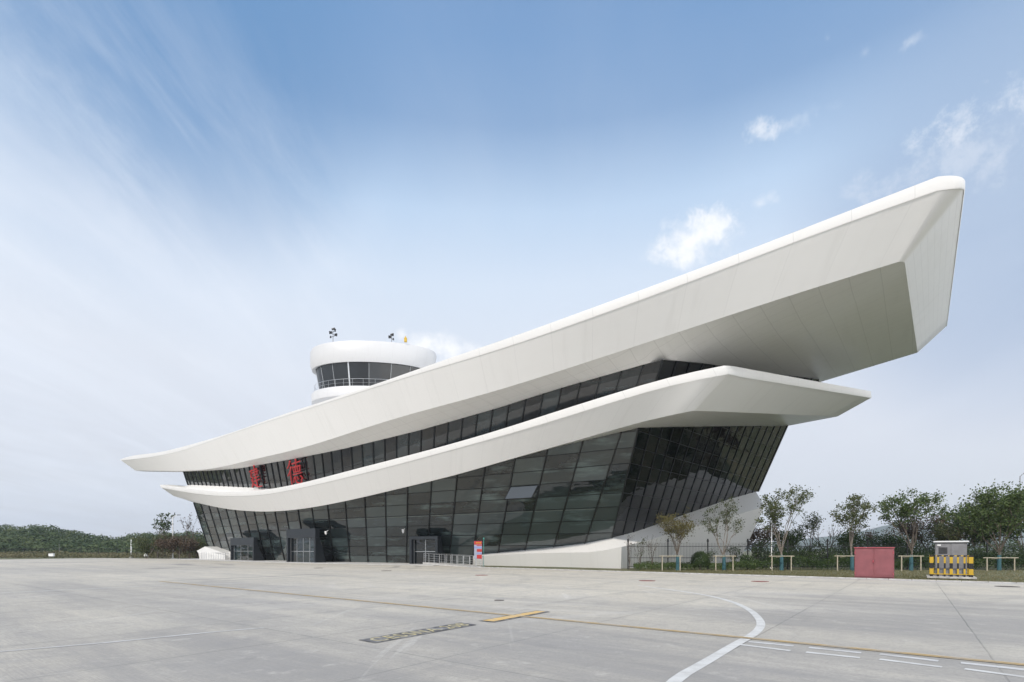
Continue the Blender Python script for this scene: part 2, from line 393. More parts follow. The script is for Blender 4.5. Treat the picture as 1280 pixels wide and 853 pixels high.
# --- upper bow glazing
UCB=sidepx(818,483);NU=np.cross(UCT-UCB,W);NU/=np.linalg.norm(NU)
if NU[1]>0:NU=-NU
dub=(UCT-UCB)/(UCT-UCB)[2]
UFR=on_plane(1024,474,UCT,NU)
WU=float(((UFR-UCT)-(UFR-UCT)[2]*dub)@W)
def upt(w,h): return UCT+W*w+dub*h
g=MB();fr=MB();nu=16
def uth(w): return bh_on2(w)
UBT=([828,881,960,1024],[450,455,467,474.5])
def bh_on2(w):
    a,b=-2.,9.
    for _ in range(36):
        m=(a+b)/2;x,y=proj(upt(w,m))
        if interp(x,*UBT)-y>0:b=m
        else:a=m
    return (a+b)/2
for i in range(nu):
    w0,w1=WU*i/nu,WU*(i+1)/nu;t0,t1=bh_on2(w0),bh_on2(w1)
    g.quad(upt(w0,t0-3.4),upt(w1,t1-3.4),upt(w1,t1),upt(w0,t0),at=rnd.random()*.98+.01)
    fr.bar(upt(w0,t0-3.4),upt(w0,t0),NU,.09,.12,out=.07)
UB_FAR=upt(WU,bh_on2(WU))
go=tb(g,'upper_bow_glazing',M['glassbow']);tb(fr,'mullion_frame',M['frame'],go)
# --- roofs
def curve3(xs,ys,tx,ty): return [tpl(x,y,smoothed(x,tx,ty)) for x,y in zip(xs,ys)]
def resample(pts,n):
    s=np.array([sc_(p) for p in pts]);f=np.linspace(0,1,n)
    # smooth through traced points (monotone cubic in s)
    P=np.array(pts);k=(s-s[0])/(s[-1]-s[0]);out=[]
    d=np.zeros_like(P)
    for i in range(len(k)):
        if i==0:d[i]=(P[1]-P[0])/(k[1]-k[0])
        elif i==len(k)-1:d[i]=(P[-1]-P[-2])/(k[-1]-k[-2])
        else:
            h0,h1=k[i]-k[i-1],k[i+1]-k[i];m0=(P[i]-P[i-1])/h0;m1=(P[i+1]-P[i])/h1;d[i]=(m0*h1+m1*h0)/(h0+h1)
    for q in f:
        i=min(len(k)-2,max(0,int(np.searchsorted(k,q)-1)));h=k[i+1]-k[i];t=(q-k[i])/h
        out.append((2*t**3-3*t*t+1)*P[i]+(t**3-2*t*t+t)*h*d[i]+(-2*t**3+3*t*t)*P[i+1]+(t**3-t*t)*h*d[i+1])
    return out
def fillet(P,Cn,Q,n=7):
    """rounded turn from P via corner Cn to Q (quadratic)"""
    return [((1-t)**2)*P+2*t*(1-t)*Cn+t*t*Q for t in np.linspace(0,1,n)]
def lerp(a,b,n): return [a+(b-a)*t for t in np.linspace(0,1,n)]
def arclen(A):
    u=[0.]
    for i in range(1,len(A)): u.append(u[-1]+float(np.linalg.norm(A[i]-A[i-1])))
    return u
NST=56
def relax(P,it=6):
    P=[p.copy() for p in P]
    for _ in range(it):
        Q=[p.copy() for p in P]
        for i in range(1,len(P)-1): Q[i]=P[i]*.5+(P[i-1]+P[i+1])*.25
        P=Q
    return P
def stuv(mb,A_,B_):
    n_=len(A_);vs=list(A_)+list(B_);mb.add(vs,[(i,i+1,n_+i+1,n_+i) for i in range(n_-1)],1,[(sc_(p),tc_(p)) for p in vs])
def rimlip(rm,RTn,RBn,FBn,u):
    # the band returns inward under the fascia edge and over the roof edge
    low=[b+(f-b)/np.linalg.norm(f-b)*.06-np.array([0,0,.035]) for b,f in zip(RBn,FBn)]
    rm.strip(RBn,low,0,u,.6,.7)
def captop(mb,near,far,crown):
    sn=[sc_(p) for p in near];sf=[sc_(p) for p in far];o_=np.argsort(sf);n_=np.argsort(sn)
    near=[near[i] for i in n_];sn=[sn[i] for i in n_];far=[far[i] for i in o_];sf=[sf[i] for i in o_]
    g_=np.linspace(sn[0],sn[-1],70)
    A_=[np.array([np.interp(q,sn,[p[k] for p in near]) for k in range(3)]) for q in g_]
    B_=[np.array([np.interp(q,sf,[p[k] for p in far]) for k in range(3)]) for q in g_]
    B_=[a+(b-a)*1. for a,b in zip(A_,B_)]
    A2=[a+(b-a)*.06+np.array([0,0,-.35]) for a,b in zip(A_,B_)];C_=[(a+b)/2+np.array([0,0,crown]) for a,b in zip(A_,B_)];B2=[a+(b-a)*.94+np.array([0,0,-.35]) for a,b in zip(A_,B_)]
    for P_,Q_ in ((A_,A2),(A2,C_),(C_,B2),(B2,B_)): mb.strip(P_,Q_,0,list(g_),0,6)
def roof(name,label,RTn,RBn,FBn,In,mats_front_from,crown):
    mb=MB();rm=MB();u=arclen(RBn);n=len(RBn)
    dv=float(np.mean([np.linalg.norm(a-b) for a,b in zip(RBn,FBn)]))
    # fascia, with front part in its own panel material
    k=mats_front_from
    mb.strip(RBn[:k+1],FBn[:k+1],0,u[:k+1],0,dv);mb.strip(RBn[k:],FBn[k:],2,u[k:],0,dv)
    ds=5.
    stuv(mb,FBn,In)
    # rim band slightly proud of the fascia
    rm.strip(RTn,RBn,0,u,0,.6)
    lip=[p+(q-p)*.02+np.array([0,0,-.0]) for p,q in zip(RBn,FBn)]
    # top cap
    captop(mb,RTn[:NST+4],RTn[NST+6+NF:],crown)
    # tail closure
    tl=[RTn[0],RBn[0],FBn[0],In[0],In[-1],FBn[-1],RBn[-1],RTn[-1]]
    mb.add(tl,[(0,1,6,7),(1,2,5,6),(2,3,4,5)],0,[(0,0)]*8)
    o=tb(mb,name,[M['clad'],M['soffit'],M['endface']],smooth=True,ang=80,recalc=True,weld=False);o['label']=label
    rimlip(rm,RTn,RBn,FBn,u)
    r=tb(rm,'edge_band',M['rim'],o,smooth=True,ang=50,recalc=True)
    return o
def glass_line(curve,n,ps,h_lift=0.):
    out=[]
    for p in ps: h=h_on_curve(p,*curve)+h_lift; out.append(S(p,h))
    return out
# upper roof
TX=([100,150,300,450,620,760,825,900,1000,1100,1172,1240],[35,34,31.6,31.0,31.3,32.4,33.4,34.9,36.7,37.9,38.5,39.2])
FX=([100,150,300,450,620,760,825,900,1000,1070,1122,1190],[36.3,35.3,33.0,32.4,32.7,33.9,35.0,36.5,38.3,39.4,40.1,40.6])
RT=relax(resample(curve3(*UR_T,*TX),NST));RB=relax(resample(curve3(*UR_B,*TX),NST));FBv=relax(resample(curve3(*UR_F,*FX),NST),10)
frn=tpl(1206.5,235.5,39.6);frnT=tpl(1206.5,226.5,39.6);TF=max(tc_(UB_FAR)+1.2,65.5);far=tpl(1184,407,TF+2);farT=far+np.array([0,0,.62])
fbn=tpl(1131,328.5,40.9);fbf=tpl(1147,441,TF)
cR=tpl(1204,231.8,38.6);cT=tpl(1204,216.8,38.6)
RBf=fillet(RB[-1],cR,frn,8)[1:];RTf=fillet(RT[-1],cT,frnT,8)[1:];cF=tpl(1129,326.4,40.2);FBf=fillet(FBv[-1],cF,fbn,8)[1:]
NF=10
RBf+=lerp(frn,far,NF)[1:];RTf+=lerp(frnT,farT,NF)[1:];FBf+=lerp(fbn,fbf,NF)[1:]
backf=tpl(1024.6,478,TF+.3)
dirb=(backf-fbf);dirb/=np.linalg.norm(dirb)
farback=[fbf+dirb*d for d in np.linspace(0,14,8)][1:]
SB=np.array([*(-U2),0])
farback+= [farback[-1]+SB*d+np.array([0,0,-.02*d]) for d in np.linspace(0,78,24)[1:]]
faro=[p+np.array([*V2,0])*2.2+np.array([0,0,2.4]) for p in farback]
faroT=[p+np.array([0,0,.62]) for p in faro]
kfront=NST-1+7
nn=len(RB)+len(RBf)
# inner (soffit meets glass)
In=[]
tops=[]
ps=[]
for i in range(NST):
    s=sc_(FBv[i]);ps.append(s)
# glass station by matching s
gl=[(sc_(S(p,h_on_curve(p,*UG_T))),p) for p in np.linspace(STERN-1.0,pc(15.4),70)]
gs=[a for a,b in gl];gp=[b for a,b in gl]
side_n=0
for i in range(NST):
    s=ps[i]
    if s<=gs[-1]:
        p=interp(s,gs,gp);P=S(p,h_on_curve(p,*UG_T)+.03)
        if s<gs[0]:
            q=FBv[i]+np.array([*V2,0])*1.5;P=q
        In.append(P);side_n=i
rest=(NST-1-side_n)+len(RBf)
bl=[upt(WU*q,bh_on2(WU*q)+.03) for q in np.linspace(0,1,rest+1)]
In+=bl[1:]
In=In[:NST+len(FBf)]
hullfar=[UB_FAR.copy() if sc_(p)>sc_(UB_FAR)-1 else p-np.array([*V2,0])*2.0 for p in farback]
upper=roof('upper_roof','upper white roof sweeping up to a blunt overhanging prow',RT+RTf+faroT,RB+RBf+faro,FBv+FBf+farback,In+hullfar,kfront,-.6)
# lower roof
LX=([150,200,300,452,600,700,760,820,866,893,910,965],[35.1,34.9,34.5,34.3,34.4,34.8,35.3,36.2,37.2,38.0,38.6,40.2])
LFX=([217,300,452,600,700,760,800,835,866],[36.2,35.8,35.7,35.8,36.2,36.8,37.4,38.1,39.1])
RT=relax(resample(curve3(*ULR_T,*LX),NST),4);RB=relax(resample(curve3(*ULR_B,*LX),NST),4);FBv=relax(resample(curve3(*ULR_F,*LFX),NST),5)
tipB=tpl(1089.5,497.2,67.5);tipT=tpl(1088.5,489.3,67.5);tipF=tpl(1047,520.8,66.8)
ra=tpl(925,470.2,40.6);rta=tpl(925,459.6,40.6);fa=tpl(890,514.3,41.2)
RBf=fillet(RB[-1],tpl(918,467.6,39.3),ra,8)[1:]+lerp(ra,tipB,NF)[1:]
RTf=fillet(RT[-1],tpl(915,457.2,39.3),rta,8)[1:]+lerp(rta,tipT,NF)[1:]
FBf=fillet(FBv[-1],tpl(880,513.9,40.0),fa,8)[1:]+lerp(fa,tipF,NF)[1:]
fb2=[tipF+SB*d+np.array([0,0,-.04*d]) for d in np.linspace(0,90,30)[1:]]
ro2=[tipB+SB*d+np.array([0,0,-.05*d]) for d in np.linspace(0,95,30)[1:]];rt2=[p+np.array([0,0,.65]) for p in ro2]
In=[];gl=[(sc_(S(p,h_on_curve(p,*LG_T))),p) for p in np.linspace(STERN-1,pc(11.3),70)];gs=[a for a,b in gl];gp=[b for a,b in gl];side_n=0
for i in range(NST):
    s=sc_(FBv[i])
    if s<=gs[-1]:
        p=interp(s,gs,gp);P=S(p,h_on_curve(p,*LG_T)+.03)
        if s<gs[0]: P=FBv[i]+np.array([*V2,0])*1.0
        In.append(P);side_n=i
rest=(NST-1-side_n)+len(RBf)
bl=[bpt(WEND*q,bh_on(WEND*q,*BT,2,18)+.03) for q in np.linspace(0,1,rest+1)]
In+=bl[1:]
hf=[FT_.copy() if sc_(p)>sc_(FT_) else p-np.array([*V2,0])*1.5 for p in fb2]
# the lower roof top is a deck that climbs from the rim to the upper glass
def lower_roof():
    RTa=RT+RTf+rt2;RBa=RB+RBf+ro2;FBa=FBv+FBf+fb2;Ina=In+hf
    mb=MB();rm=MB();u=arclen(RBa);k=NST-1+7
    mb.strip(RBa,FBa,0,u,0,2.8)
    stuv(mb,FBa,Ina)
    rm.strip(RTa,RBa,0,u,0,.6)
    # deck
    dk=[];glU=[(sc_(S(p,hbU(p))),p) for p in np.linspace(STERN,pc(14.0),60)];a=[q[0] for q in glU];b=[q[1] for q in glU]
    for i in range(NST):
        s=sc_(RT[i])
        if s<a[0]: P=RT[i]+np.array([*V2,0])*1.8+np.array([0,0,.15])
        else:
            p=interp(min(s,a[-1]),a,b);P=S(p,hbU(p))
        dk.append(P)
    cen=[p+np.array([*V2,0])*14 for p in dk]
    mb.strip(RT,dk,0,u[:NST],0,2);mb.strip(dk,cen,0,u[:NST],0,9)
    # front deck
    q=UCT-dub*1.2
    nfr=len(RTf);fd=lerp(dk[-1],UB_FAR-np.array([0,0,3.0]),nfr+1)
    mb.strip([RT[-1]]+RTf,fd,0,u[NST-1:NST+nfr],0,3)
    mb.strip(rt2,[p-np.array([*V2,0])*2.5+np.array([0,0,-.5]) for p in rt2],0,u[:len(rt2)],0,2.5);mb.strip([p-np.array([*V2,0])*2.5+np.array([0,0,-.5]) for p in rt2],[p-np.array([*V2,0])*12+np.array([0,0,-1.2]) for p in rt2],0,u[:len(rt2)],0,9)
    tl=[RTa[0],RBa[0],FBa[0],Ina[0],Ina[-1],FBa[-1],RBa[-1],RTa[-1]];mb.add(tl,[(0,1,6,7),(1,2,5,6),(2,3,4,5)],0,[(0,0)]*8)
    o=tb(mb,'lower_roof',[M['clad'],M['soffit']],smooth=True,ang=80,recalc=True,weld=False);o['label']='lower white roof with a pointed prow above the glass bow'
    rimlip(rm,RTa,RBa,FBa,u);r=tb(rm,'edge_band',M['rim'],o,smooth=True,ang=50,recalc=True)
lower_roof()
# --- far side and stern walls (close the hull)
g=MB();L0=S(STERN,0);L1=S(STERN,htL(STERN)+.5);U1=S(STERN,htU(STERN)+.3)
sh=np.array([*V2,0])
g.quad(L0,L1,L1+sh*26,L0+sh*16);g.quad(L1,U1,U1+sh*30,L1+sh*26)
g.quad(FB_,FT_,L1+sh*26,L0+sh*16)
uf=UB_FAR;g.quad(uf-np.array([0,0,3.4]),uf,U1+sh*30,L1+sh*26)
tb(g,'rear_glazing',M['glassbow'])
# --- plinth
g=MB()
def pl_stations():
    A=[];B=[];Cc=[]
    ax=[591,603,620,639,665,694,715,733,750];nsd=np.array([-.497,-.868,0])
    bx=([590,644,678,700,736,756,764],[696.5,692.6,691.3,691.2,690.6,688,686.6]);cx=([591,640,700,759,770],[708.3,708.5,708.9,709.7,709.7])
    for x in ax:
        a=sidepx(x,interp(x,*PL_A));A.append(a)
        xb=x+ (x-591)*.02;yb=interp(xb,*bx);B.append(on_plane(xb,yb,a+nsd*(1.1+.9*max(0,(x-690)/70)),nsd))
        c_=B[-1]-nsd*.35;c_[2]=-.05;Cc.append(c_)
    # turn of the corner, then bow
    nbw=np.array([W[1],-W[0],0])
    bxx=([764,777,800,831,870,891,956],[686.6,683.9,678.4,669.7,657.5,652.8,633.2])
    ca=list(np.linspace(766,944.8,13));cb=list(np.linspace(777,956,13));cc=list(np.linspace(776,922,13))
    Zc=list(np.linspace(47.2,60,13));i_=0
    for i,(xa,xb,xc) in enumerate(zip(ca,cb,cc)):
        a=bow(xa,interp(xa,*BBp));A.append(a);k_=min(1,i_/5.);i_+=1;nw_=nsd*(1-k_)+nbw*k_;nw_=nw_/np.linalg.norm(nw_)
        B.append(on_plane(xb,interp(xb,*bxx),a+nw_*(2.1+1.3*min(1,i/6)),nw_))
        zz_=B[-1][1]+.3+.9*min(1,i/6);Cc.append(np.array([(xc-640)/F*zz_,zz_,-.05]))
    return A,B,Cc
A,B,Cc=pl_stations()
uA=arclen(B)
g.strip(A,B,0,uA,0,1.);g.strip(B,Cc,0,uA,0,2.)
back=np.array([*(-U2*.2+V2),0])
g.add([A[0],B[0],Cc[0],A[0]*np.array([1,1,0])+back*0+np.array([0,0,-.05])],[(0,1,2,3)],0,[(0,0)]*4)
e=[A[-1],B[-1],Cc[-1]];bk=[p+SB*14 for p in e]
g.add(e+bk,[(0,1,4,3),(1,2,5,4)],0,[(0,0)]*6)
FP=MB();FP.prism([(q[0],q[1]) for q in Cc[:14]]+[(q[0],q[1]) for q in [Bp(pc(0))+np.array([3,2,0]),Bp(14),Bp(8.6)]],-.05,-.01)
setp(FP.build('paved_margin',M['walk']),'pale paving between the white plinth and the glass','paving',kind='structure')
tb(g,'white_plinth',M['plinth'],smooth=True,ang=60,recalc=True,weld=False)['label']='white plinth rising under the glass bow'
# stern plinth block
g=MB()
q=[at(246,688.8,93),at(256,683.4,90.5),at(281,690.3,88),at(288.5,690.6,87.5)]
lo=[at(249.6,700.2,91),at(257,700.4,88.5),at(281,700.6,86),at(288.5,700.3,87)]
dd=np.array([*V2,0])*6
md=[at(248,691.5,91.5),at(258,690.6,88.8),at(281,692,87),at(288.5,692,87.2)]
ua=[0,2,5,6.]
g.strip(q,md,0,ua,0,1);g.strip(md,lo,0,ua,0,1);g.strip([p+dd for p in q],q,0,ua,0,2)
g.add([q[0],md[0],lo[0],lo[0]+dd,q[0]+dd],[(0,1,2,3,4)],0,[(0,0)]*5)
so=tb(g,'stern_plinth',M['plinth'],recalc=True);so['label']='low faceted white plinth block at the stern'
g=MB()
for i in range(12):
    x=252+i*3.0;Z=interp(x,[250,257,281,289],[90.4,88.0,85.6,86]);P=at(x,700.4,Z)
    g.box((P[0],P[1],.62),(.05,.05,1.2))
P=at(252,700,90.3);Q=at(285,700,85.7);g.bar((P[0],P[1],1.15),(Q[0],Q[1],1.15),(0,-1,0),.05,.05)
tb(g,'railing',M['steel'],so)
# --- entrances
def portal(p0,p1,h,depth,label,ndoors):
    pt=MB();a=Bp(p0);b=Bp(p1);e=(b-a)/np.linalg.norm(b-a);n=np.array([e[1],-e[0],0]);n=n if n[1]<0 else -n;rz=math.atan2(e[1],e[0])
    wd=np.linalg.norm(b-a);mid=(a+b)/2+n*depth/2
    hd_=.34 if ndoors==2 else 1.15;fc=mid+n*(depth/2-.3);pt.box((*(fc[:2]),h-hd_/2),(wd,.6,hd_),rz)
    for s_ in(-1,1):
        c=mid+e*s_*(wd/2-.16);hz_=h-hd_-.005;cf=c+n*depth/2;w_=e*.16
        for_=[cf-w_,cf+w_]
        q0=[for_[0],for_[1],for_[1]-n*1.6,for_[0]-n*1.6];q1=[for_[0],for_[1],for_[1]-n*.62,for_[0]-n*.62]
        pt.add([(q[0],q[1],.04) for q in q0]+[(q[0],q[1],hz_) for q in q1],[(3,2,1,0),(4,5,6,7),(0,1,5,4),(1,2,6,5),(2,3,7,6),(3,0,4,7)])
    o=tb(pt,'entrance_portal',M['portal']);o['label']=label
    ds=MB();w=(wd-.7)/ndoors
    fm=MB();gl_=MB()
    face=mid+n*(depth/2-.45)
    for i in range(ndoors):
        c=face+e*(-(wd-.7)/2+w*(i+.5))
        gl_.box((c[0],c[1],(h-hd_)/2),(w-.06,.03,h-hd_-.06),rz,a=rnd.random()*.9+.05)
    for i in range(ndoors+1):
        c=face+e*(-(wd-.7)/2+w*i)+n*.03;fm.box((c[0],c[1],(h-hd_)/2),(.06,.06,h-hd_-.06),rz)
    c=face+n*.03;fm.box((c[0],c[1],1.45),(wd-.7,.05,.06),rz)
    d=tb(gl_,'door',M['glassup'],o);tb(fm,'door_frame',M['steel'],o)
    for i in range(ndoors-1):
        hd=MB();c=face+e*(-(wd-.7)/2+w*(i+1)+.12)+n*.1;hd.box((c[0],c[1],1.05),(.03,.03,.5),rz);tb(hd,'handle',M['steel'],o)
def p_at(x,depth):
    best=None
    for p in np.linspace(-56,9,651):
        q=Bp(p);e=Bp(p+.2)-Bp(p-.2);nn=np.array([e[1],-e[0],0]);nn/=np.linalg.norm(nn);nn=nn if nn[1]<0 else -nn
        X,_=proj(q+nn*depth)
        if best is None or abs(X-x)<best[0]: best=(abs(X-x),p)
    return best[1]
for (xa_,xb_,h_,d_,lb_,nd_) in ((357,395,4.35,4.35,'wide dark portal with four glazed doors',4),(512,547,3.15,3.2,'narrow dark portal beside the ramp railings',2),(288,317,3.5,3.4,'farthest dark portal near the stern',3)):
    portal(p_at(xa_,d_),p_at(xb_,d_),h_,d_,lb_,nd_)
# open vent
k=8;pv0=.16+3.2*4;hv0,hv1=rowsL[5],rowsL[6]
g=MB();a_,b_,c_,d_=S(pv0+.1,hv0+.05),S(pv0+3.05,hv0+.05),S(pv0+3.05,hv1-.05),S(pv0+.1,hv1-.05)
o_=NS*1.0+np.array([0,0,.45]);a_,b_=a_+o_,b_+o_
d_=d_+NS*.05;c_=c_+NS*.05;th=NS*.05
g.add([a_,b_,c_,d_,a_+th,b_+th,c_+th,d_+th],[(3,2,1,0),(4,5,6,7),(0,1,5,4),(1,2,6,5),(2,3,7,6),(3,0,4,7)])
ow=tb(g,'open_window',M['vent']);ow['label']='single glass pane swung open, reflecting the sky'
g=MB();g.bar(a_,b_,NS,.07,.08,out=.07);g.bar(a_,d_,NS,.07,.08,out=.07);g.bar(b_,c_,NS,.07,.08,out=.07);tb(g,'frame',M['frame'],ow)
# floor edge seen as a pale line behind the glass, sits on the transom
g=MB()
for i in range(1,len(colsL)-1):
    if -16<colsL[i]<22.8: g.bar(S(colsL[i]+.1,rowsL[4]-.10),S(colsL[i+1]-.1,rowsL[4]-.10),NS,.06,.02,out=.018)
tb(g,'floor_edge_strip',mat('pale_strip',(.16,.19,.18),.4))
# security cameras on short arms
for (x,y) in((287.6,670),(304.5,670),(344,666.7),(409.6,663.5),(506,661)):
    cam=MB()
    P=sidepx(x,y) if x>400 else at(x,y,interp(x,[287,344,409],[88.,79.,71.5]));P=P+NS*.35
    cam.tube(P-NS*.45,P,.05);cam.tube(P+np.array([0,0,.12]),P+np.array([0,0,-.22]),.16,.13,12);cam.tube(P+np.array([0,0,-.22]),P+np.array([0,0,-.34]),.12,.05,12)
    cm=tb(cam,'security_camera',M['white'])
# notice board beside third camera
g=MB();P=at(342.5,669.3,78.2);g.box((P[0],P[1],P[2]),(1.15,.08,1.0),R(-33));tb(g,'notice_panel',mat('pale_panel',(.12,.15,.17),.2))
# red characters
def strokes(ch):
    if ch==0: return [[(.10,.80),(.30,.83),(.14,.55),(.29,.53),(.20,.30),(.03,.10)],[(.10,.44),(.28,.20),(.58,.07),(.98,.07)],[(.42,.82),(.80,.86),(.78,.62)],[(.34,.72),(.92,.76)],[(.42,.61),(.80,.64)],[(.40,.48),(.86,.52)],[(.34,.34),(.92,.39)],[(.62,1.0),(.60,.60),(.59,.14)]]
    return [[(.30,.97),(.20,.82),(.06,.72)],[(.32,.74),(.20,.56),(.02,.42)],[(.20,.57),(.20,.02)],[(.42,.86),(.94,.91)],[(.68,1.0),(.64,.74)],[(.44,.72),(.90,.75),(.86,.54),(.47,.53),(.44,.72)],[(.59,.72),(.59,.54)],[(.73,.73),(.73,.54)],[(.40,.43),(.95,.47)],[(.43,.30),(.36,.12)],[(.51,.33),(.55,.11),(.70,.04),(.87,.07),(.88,.20)],[(.63,.32),(.70,.22)],[(.86,.35),(.96,.22)]]
for ch,(x0,x1,y0,y1) in enumerate(((313.5,331,580.5,609.5),(360.5,383,573,604.5))):
    xm=(x0+x1)/2;
    # character box on the hull surface
    def hp(x,y):
        # intersect with curved hull: scan p
        best=None
        for p in np.linspace(-50,-10,161):
            h=h_on_curve(p,[-1e4,1e4],[y,y]);X,_=proj(S(p,h))
            if best is None or abs(X-x)<best[0]: best=(abs(X-x),p,h)
        return best[1],best[2]
    pl,hl=hp(x0+3,(y0+y1)/2);pr,hr=hp(x1-1,(y0+y1)/2);pm=(pl+pr)/2
    _,htop=hp(xm,y0);_,hbot=hp(xm,y1)
    nn_=Npl(pm);rb=MB()
    def cp(u,v): return S(pl+(pr-pl)*u,hbot+(htop-hbot)*v)+nn_*.45
    Hc=htop-hbot
    for st in strokes(ch):
        for i in range(len(st)-1):
            L=len(st)-1;w0=Hc*.062*(1-.3*i/L);w1=Hc*.062*(1-.3*(i+1)/L)
            a=cp(*st[i]);b=cp(*st[i+1]);t=b-a;ln=np.linalg.norm(t);t=t/ln;sd=np.cross(t,nn_);sd/=np.linalg.norm(sd)
            a=a-t*w0*.35;b=b+t*w1*.3
            q=[a-sd*w0/2,a+sd*w0/2,b+sd*w1/2,b-sd*w1/2]
            rb.add(q+[x+nn_*(.14+.004*i) for x in q],[(3,2,1,0),(4,5,6,7),(0,1,5,4),(1,2,6,5),(2,3,7,6),(3,0,4,7)])
    o=tb(rb,'sign_character',M['redsign']);o['label']='red Chinese character, '+('left one of the pair' if ch==0 else 'right one of the pair')
# ------------------------------------------------------------ control tower
ZT=80.;XT=(458-640)/F*ZT
TW=thing('control_tower','round white control cabin with dark window band rising behind the roof','control tower',(XT,ZT,16.5))
def ell(al,ar,b,h,n=64,cx=0):
    o=[]
    for i in range(n):
        th=2*math.pi*i/n;c,s=math.cos(th),math.sin(th);o.append(np.array([(al if c<0 else ar)*c+cx,b*s,h-16.5]))
    return o
def loft(mb,rings,mi=0,capt=False,capb=False):
    for a,b in zip(rings[:-1],rings[1:]):
        u=arclen(a+[a[0]]);mb.strip(a+[a[0]],b+[b[0]],mi,u,0,abs(b[0][2]-a[0][2]))
    n=len(rings[0])
    if capt: mb.add(rings[-1],[tuple(range(n))],mi,[(0,0)]*n)
    if capb: mb.add(rings[0],[tuple(range(n-1,-1,-1))],mi,[(0,0)]*n)
g=MB();loft(g,[ell(7.3,9.0,4.4,28.75),ell(8.1,9.9,5.0,28.6),ell(8.35,10.3,5.2,29.3),ell(8.35,10.7,5.2,31.25),ell(8.2,10.6,5.05,31.6),ell(7.6,10.0,4.5,31.75)],capt=True,capb=True)
g.build('cab_roof',M['tower'],TW,smooth=True,ang=40,recalc=True)
g=MB();r0=ell(6.9,8.8,4.2,25.1,36);r1=ell(7.6,9.5,4.7,28.7,36)
for i in range(36): g.quad(r0[i],r0[(i+1)%36],r1[(i+1)%36],r1[i],at=rnd.random()*.9+.05)
wb=g.build('window_band',M['glasstower'],TW,recalc=True)
mt_=mat('tower_mullion',(.55,.57,.58),.4)
for i in range(18,36,2):
    w=.2 if i==26 else .04;g=MB();g.tube(r0[i]*np.array([1.012,1.012,1]),r1[i]*np.array([1.01,1.01,1]),w/2,w/2,6)
    g.build('window_post',mt_,wb)
g=MB();loft(g,[ell(7.4,9.6,4.7,23.4),ell(8.15,10.2,5.1,23.75),ell(8.2,10.3,5.15,24.9),ell(8.0,10.1,5.0,25.15),ell(6.8,8.7,4.1,25.12)],capt=True,capb=True)
g.build('balcony',M['tower'],TW,smooth=True,ang=40,recalc=True)
g=MB();loft(g,[ell(6.6,8.6,4.4,16.6),ell(6.3,8.2,4.1,23.45)],capb=True);g.build('shaft',M['tower'],TW,smooth=True,ang=40)
g=MB();rr=ell(7.75,9.8,4.75,25.15,72);rt=ell(7.75,9.8,4.75,26.25,72)
for i in range(72):
    (g.tube(rr[i],rt[i],.018,n=5) if i%2 else None);g.tube(rt[i],rt[(i+1)%72],.026,n=5)
    a=rr[i]+np.array([0,0,.55]);b=rr[(i+1)%72]+np.array([0,0,.55]);g.tube(a,b,.015,n=4)
g.build('railing',M['steel'],TW)
# roof gear
def mast(x,ybase,hgt,label,kind):
    P=at(x,427,76.0);loc=(P[0],P[1],31.74);o=thing('weather_mast' if kind<2 else 'obstruction_light',label,'antenna' if kind<2 else 'light',loc)
    g=MB()
    if kind<2:
        g.tube((0,0,0),(0,0,hgt),.05,.035,8);g.build('pole',M['grey'],o)
        arms=[(.45,.55,.5),(.62,.75,-.45),(.8,.95,.3)] if kind==0 else [(.5,.3,-.35),(.8,.2,.2)]
        for (f,ln,dx) in arms:
            a=MB();z=hgt*f;a.tube((0,0,z),(dx,0,z+.18),.03,n=6);a.tube((dx,0,z+.05),(dx,0,z+.42),.10,.13,10);a.tube((-dx*.7,0,z-.1),(0,0,z),.03,n=6);a.tube((-dx*.7,0,z-.2),(-dx*.7,0,z+.08),.12,.09,10)
            a.build('sensor',M['dark'],o)
        a=MB();a.tube((-.18,0,hgt),(.28,0,hgt+.1),.12,.16,10);a.build('vane',M['dark'],o)
    else:
        g.box((0,0,.35),(.38,.34,.6));g.build('lamp_body',M['yellow'],o,bevel=.03);a=MB();a.tube((0,0,.65),(0,0,.9),.10,.06,12);a.build('lamp_cap',M['yellow'],o)
mast(416.3,426,1.9,'taller instrument mast with dark sensors on the tower roof, left end',0)
mast(489.5,427,1.1,'short instrument mast with two dark sensors on the tower roof',1)
mast(507,431,1.,'small yellow obstruction light on the right of the tower roof',2)
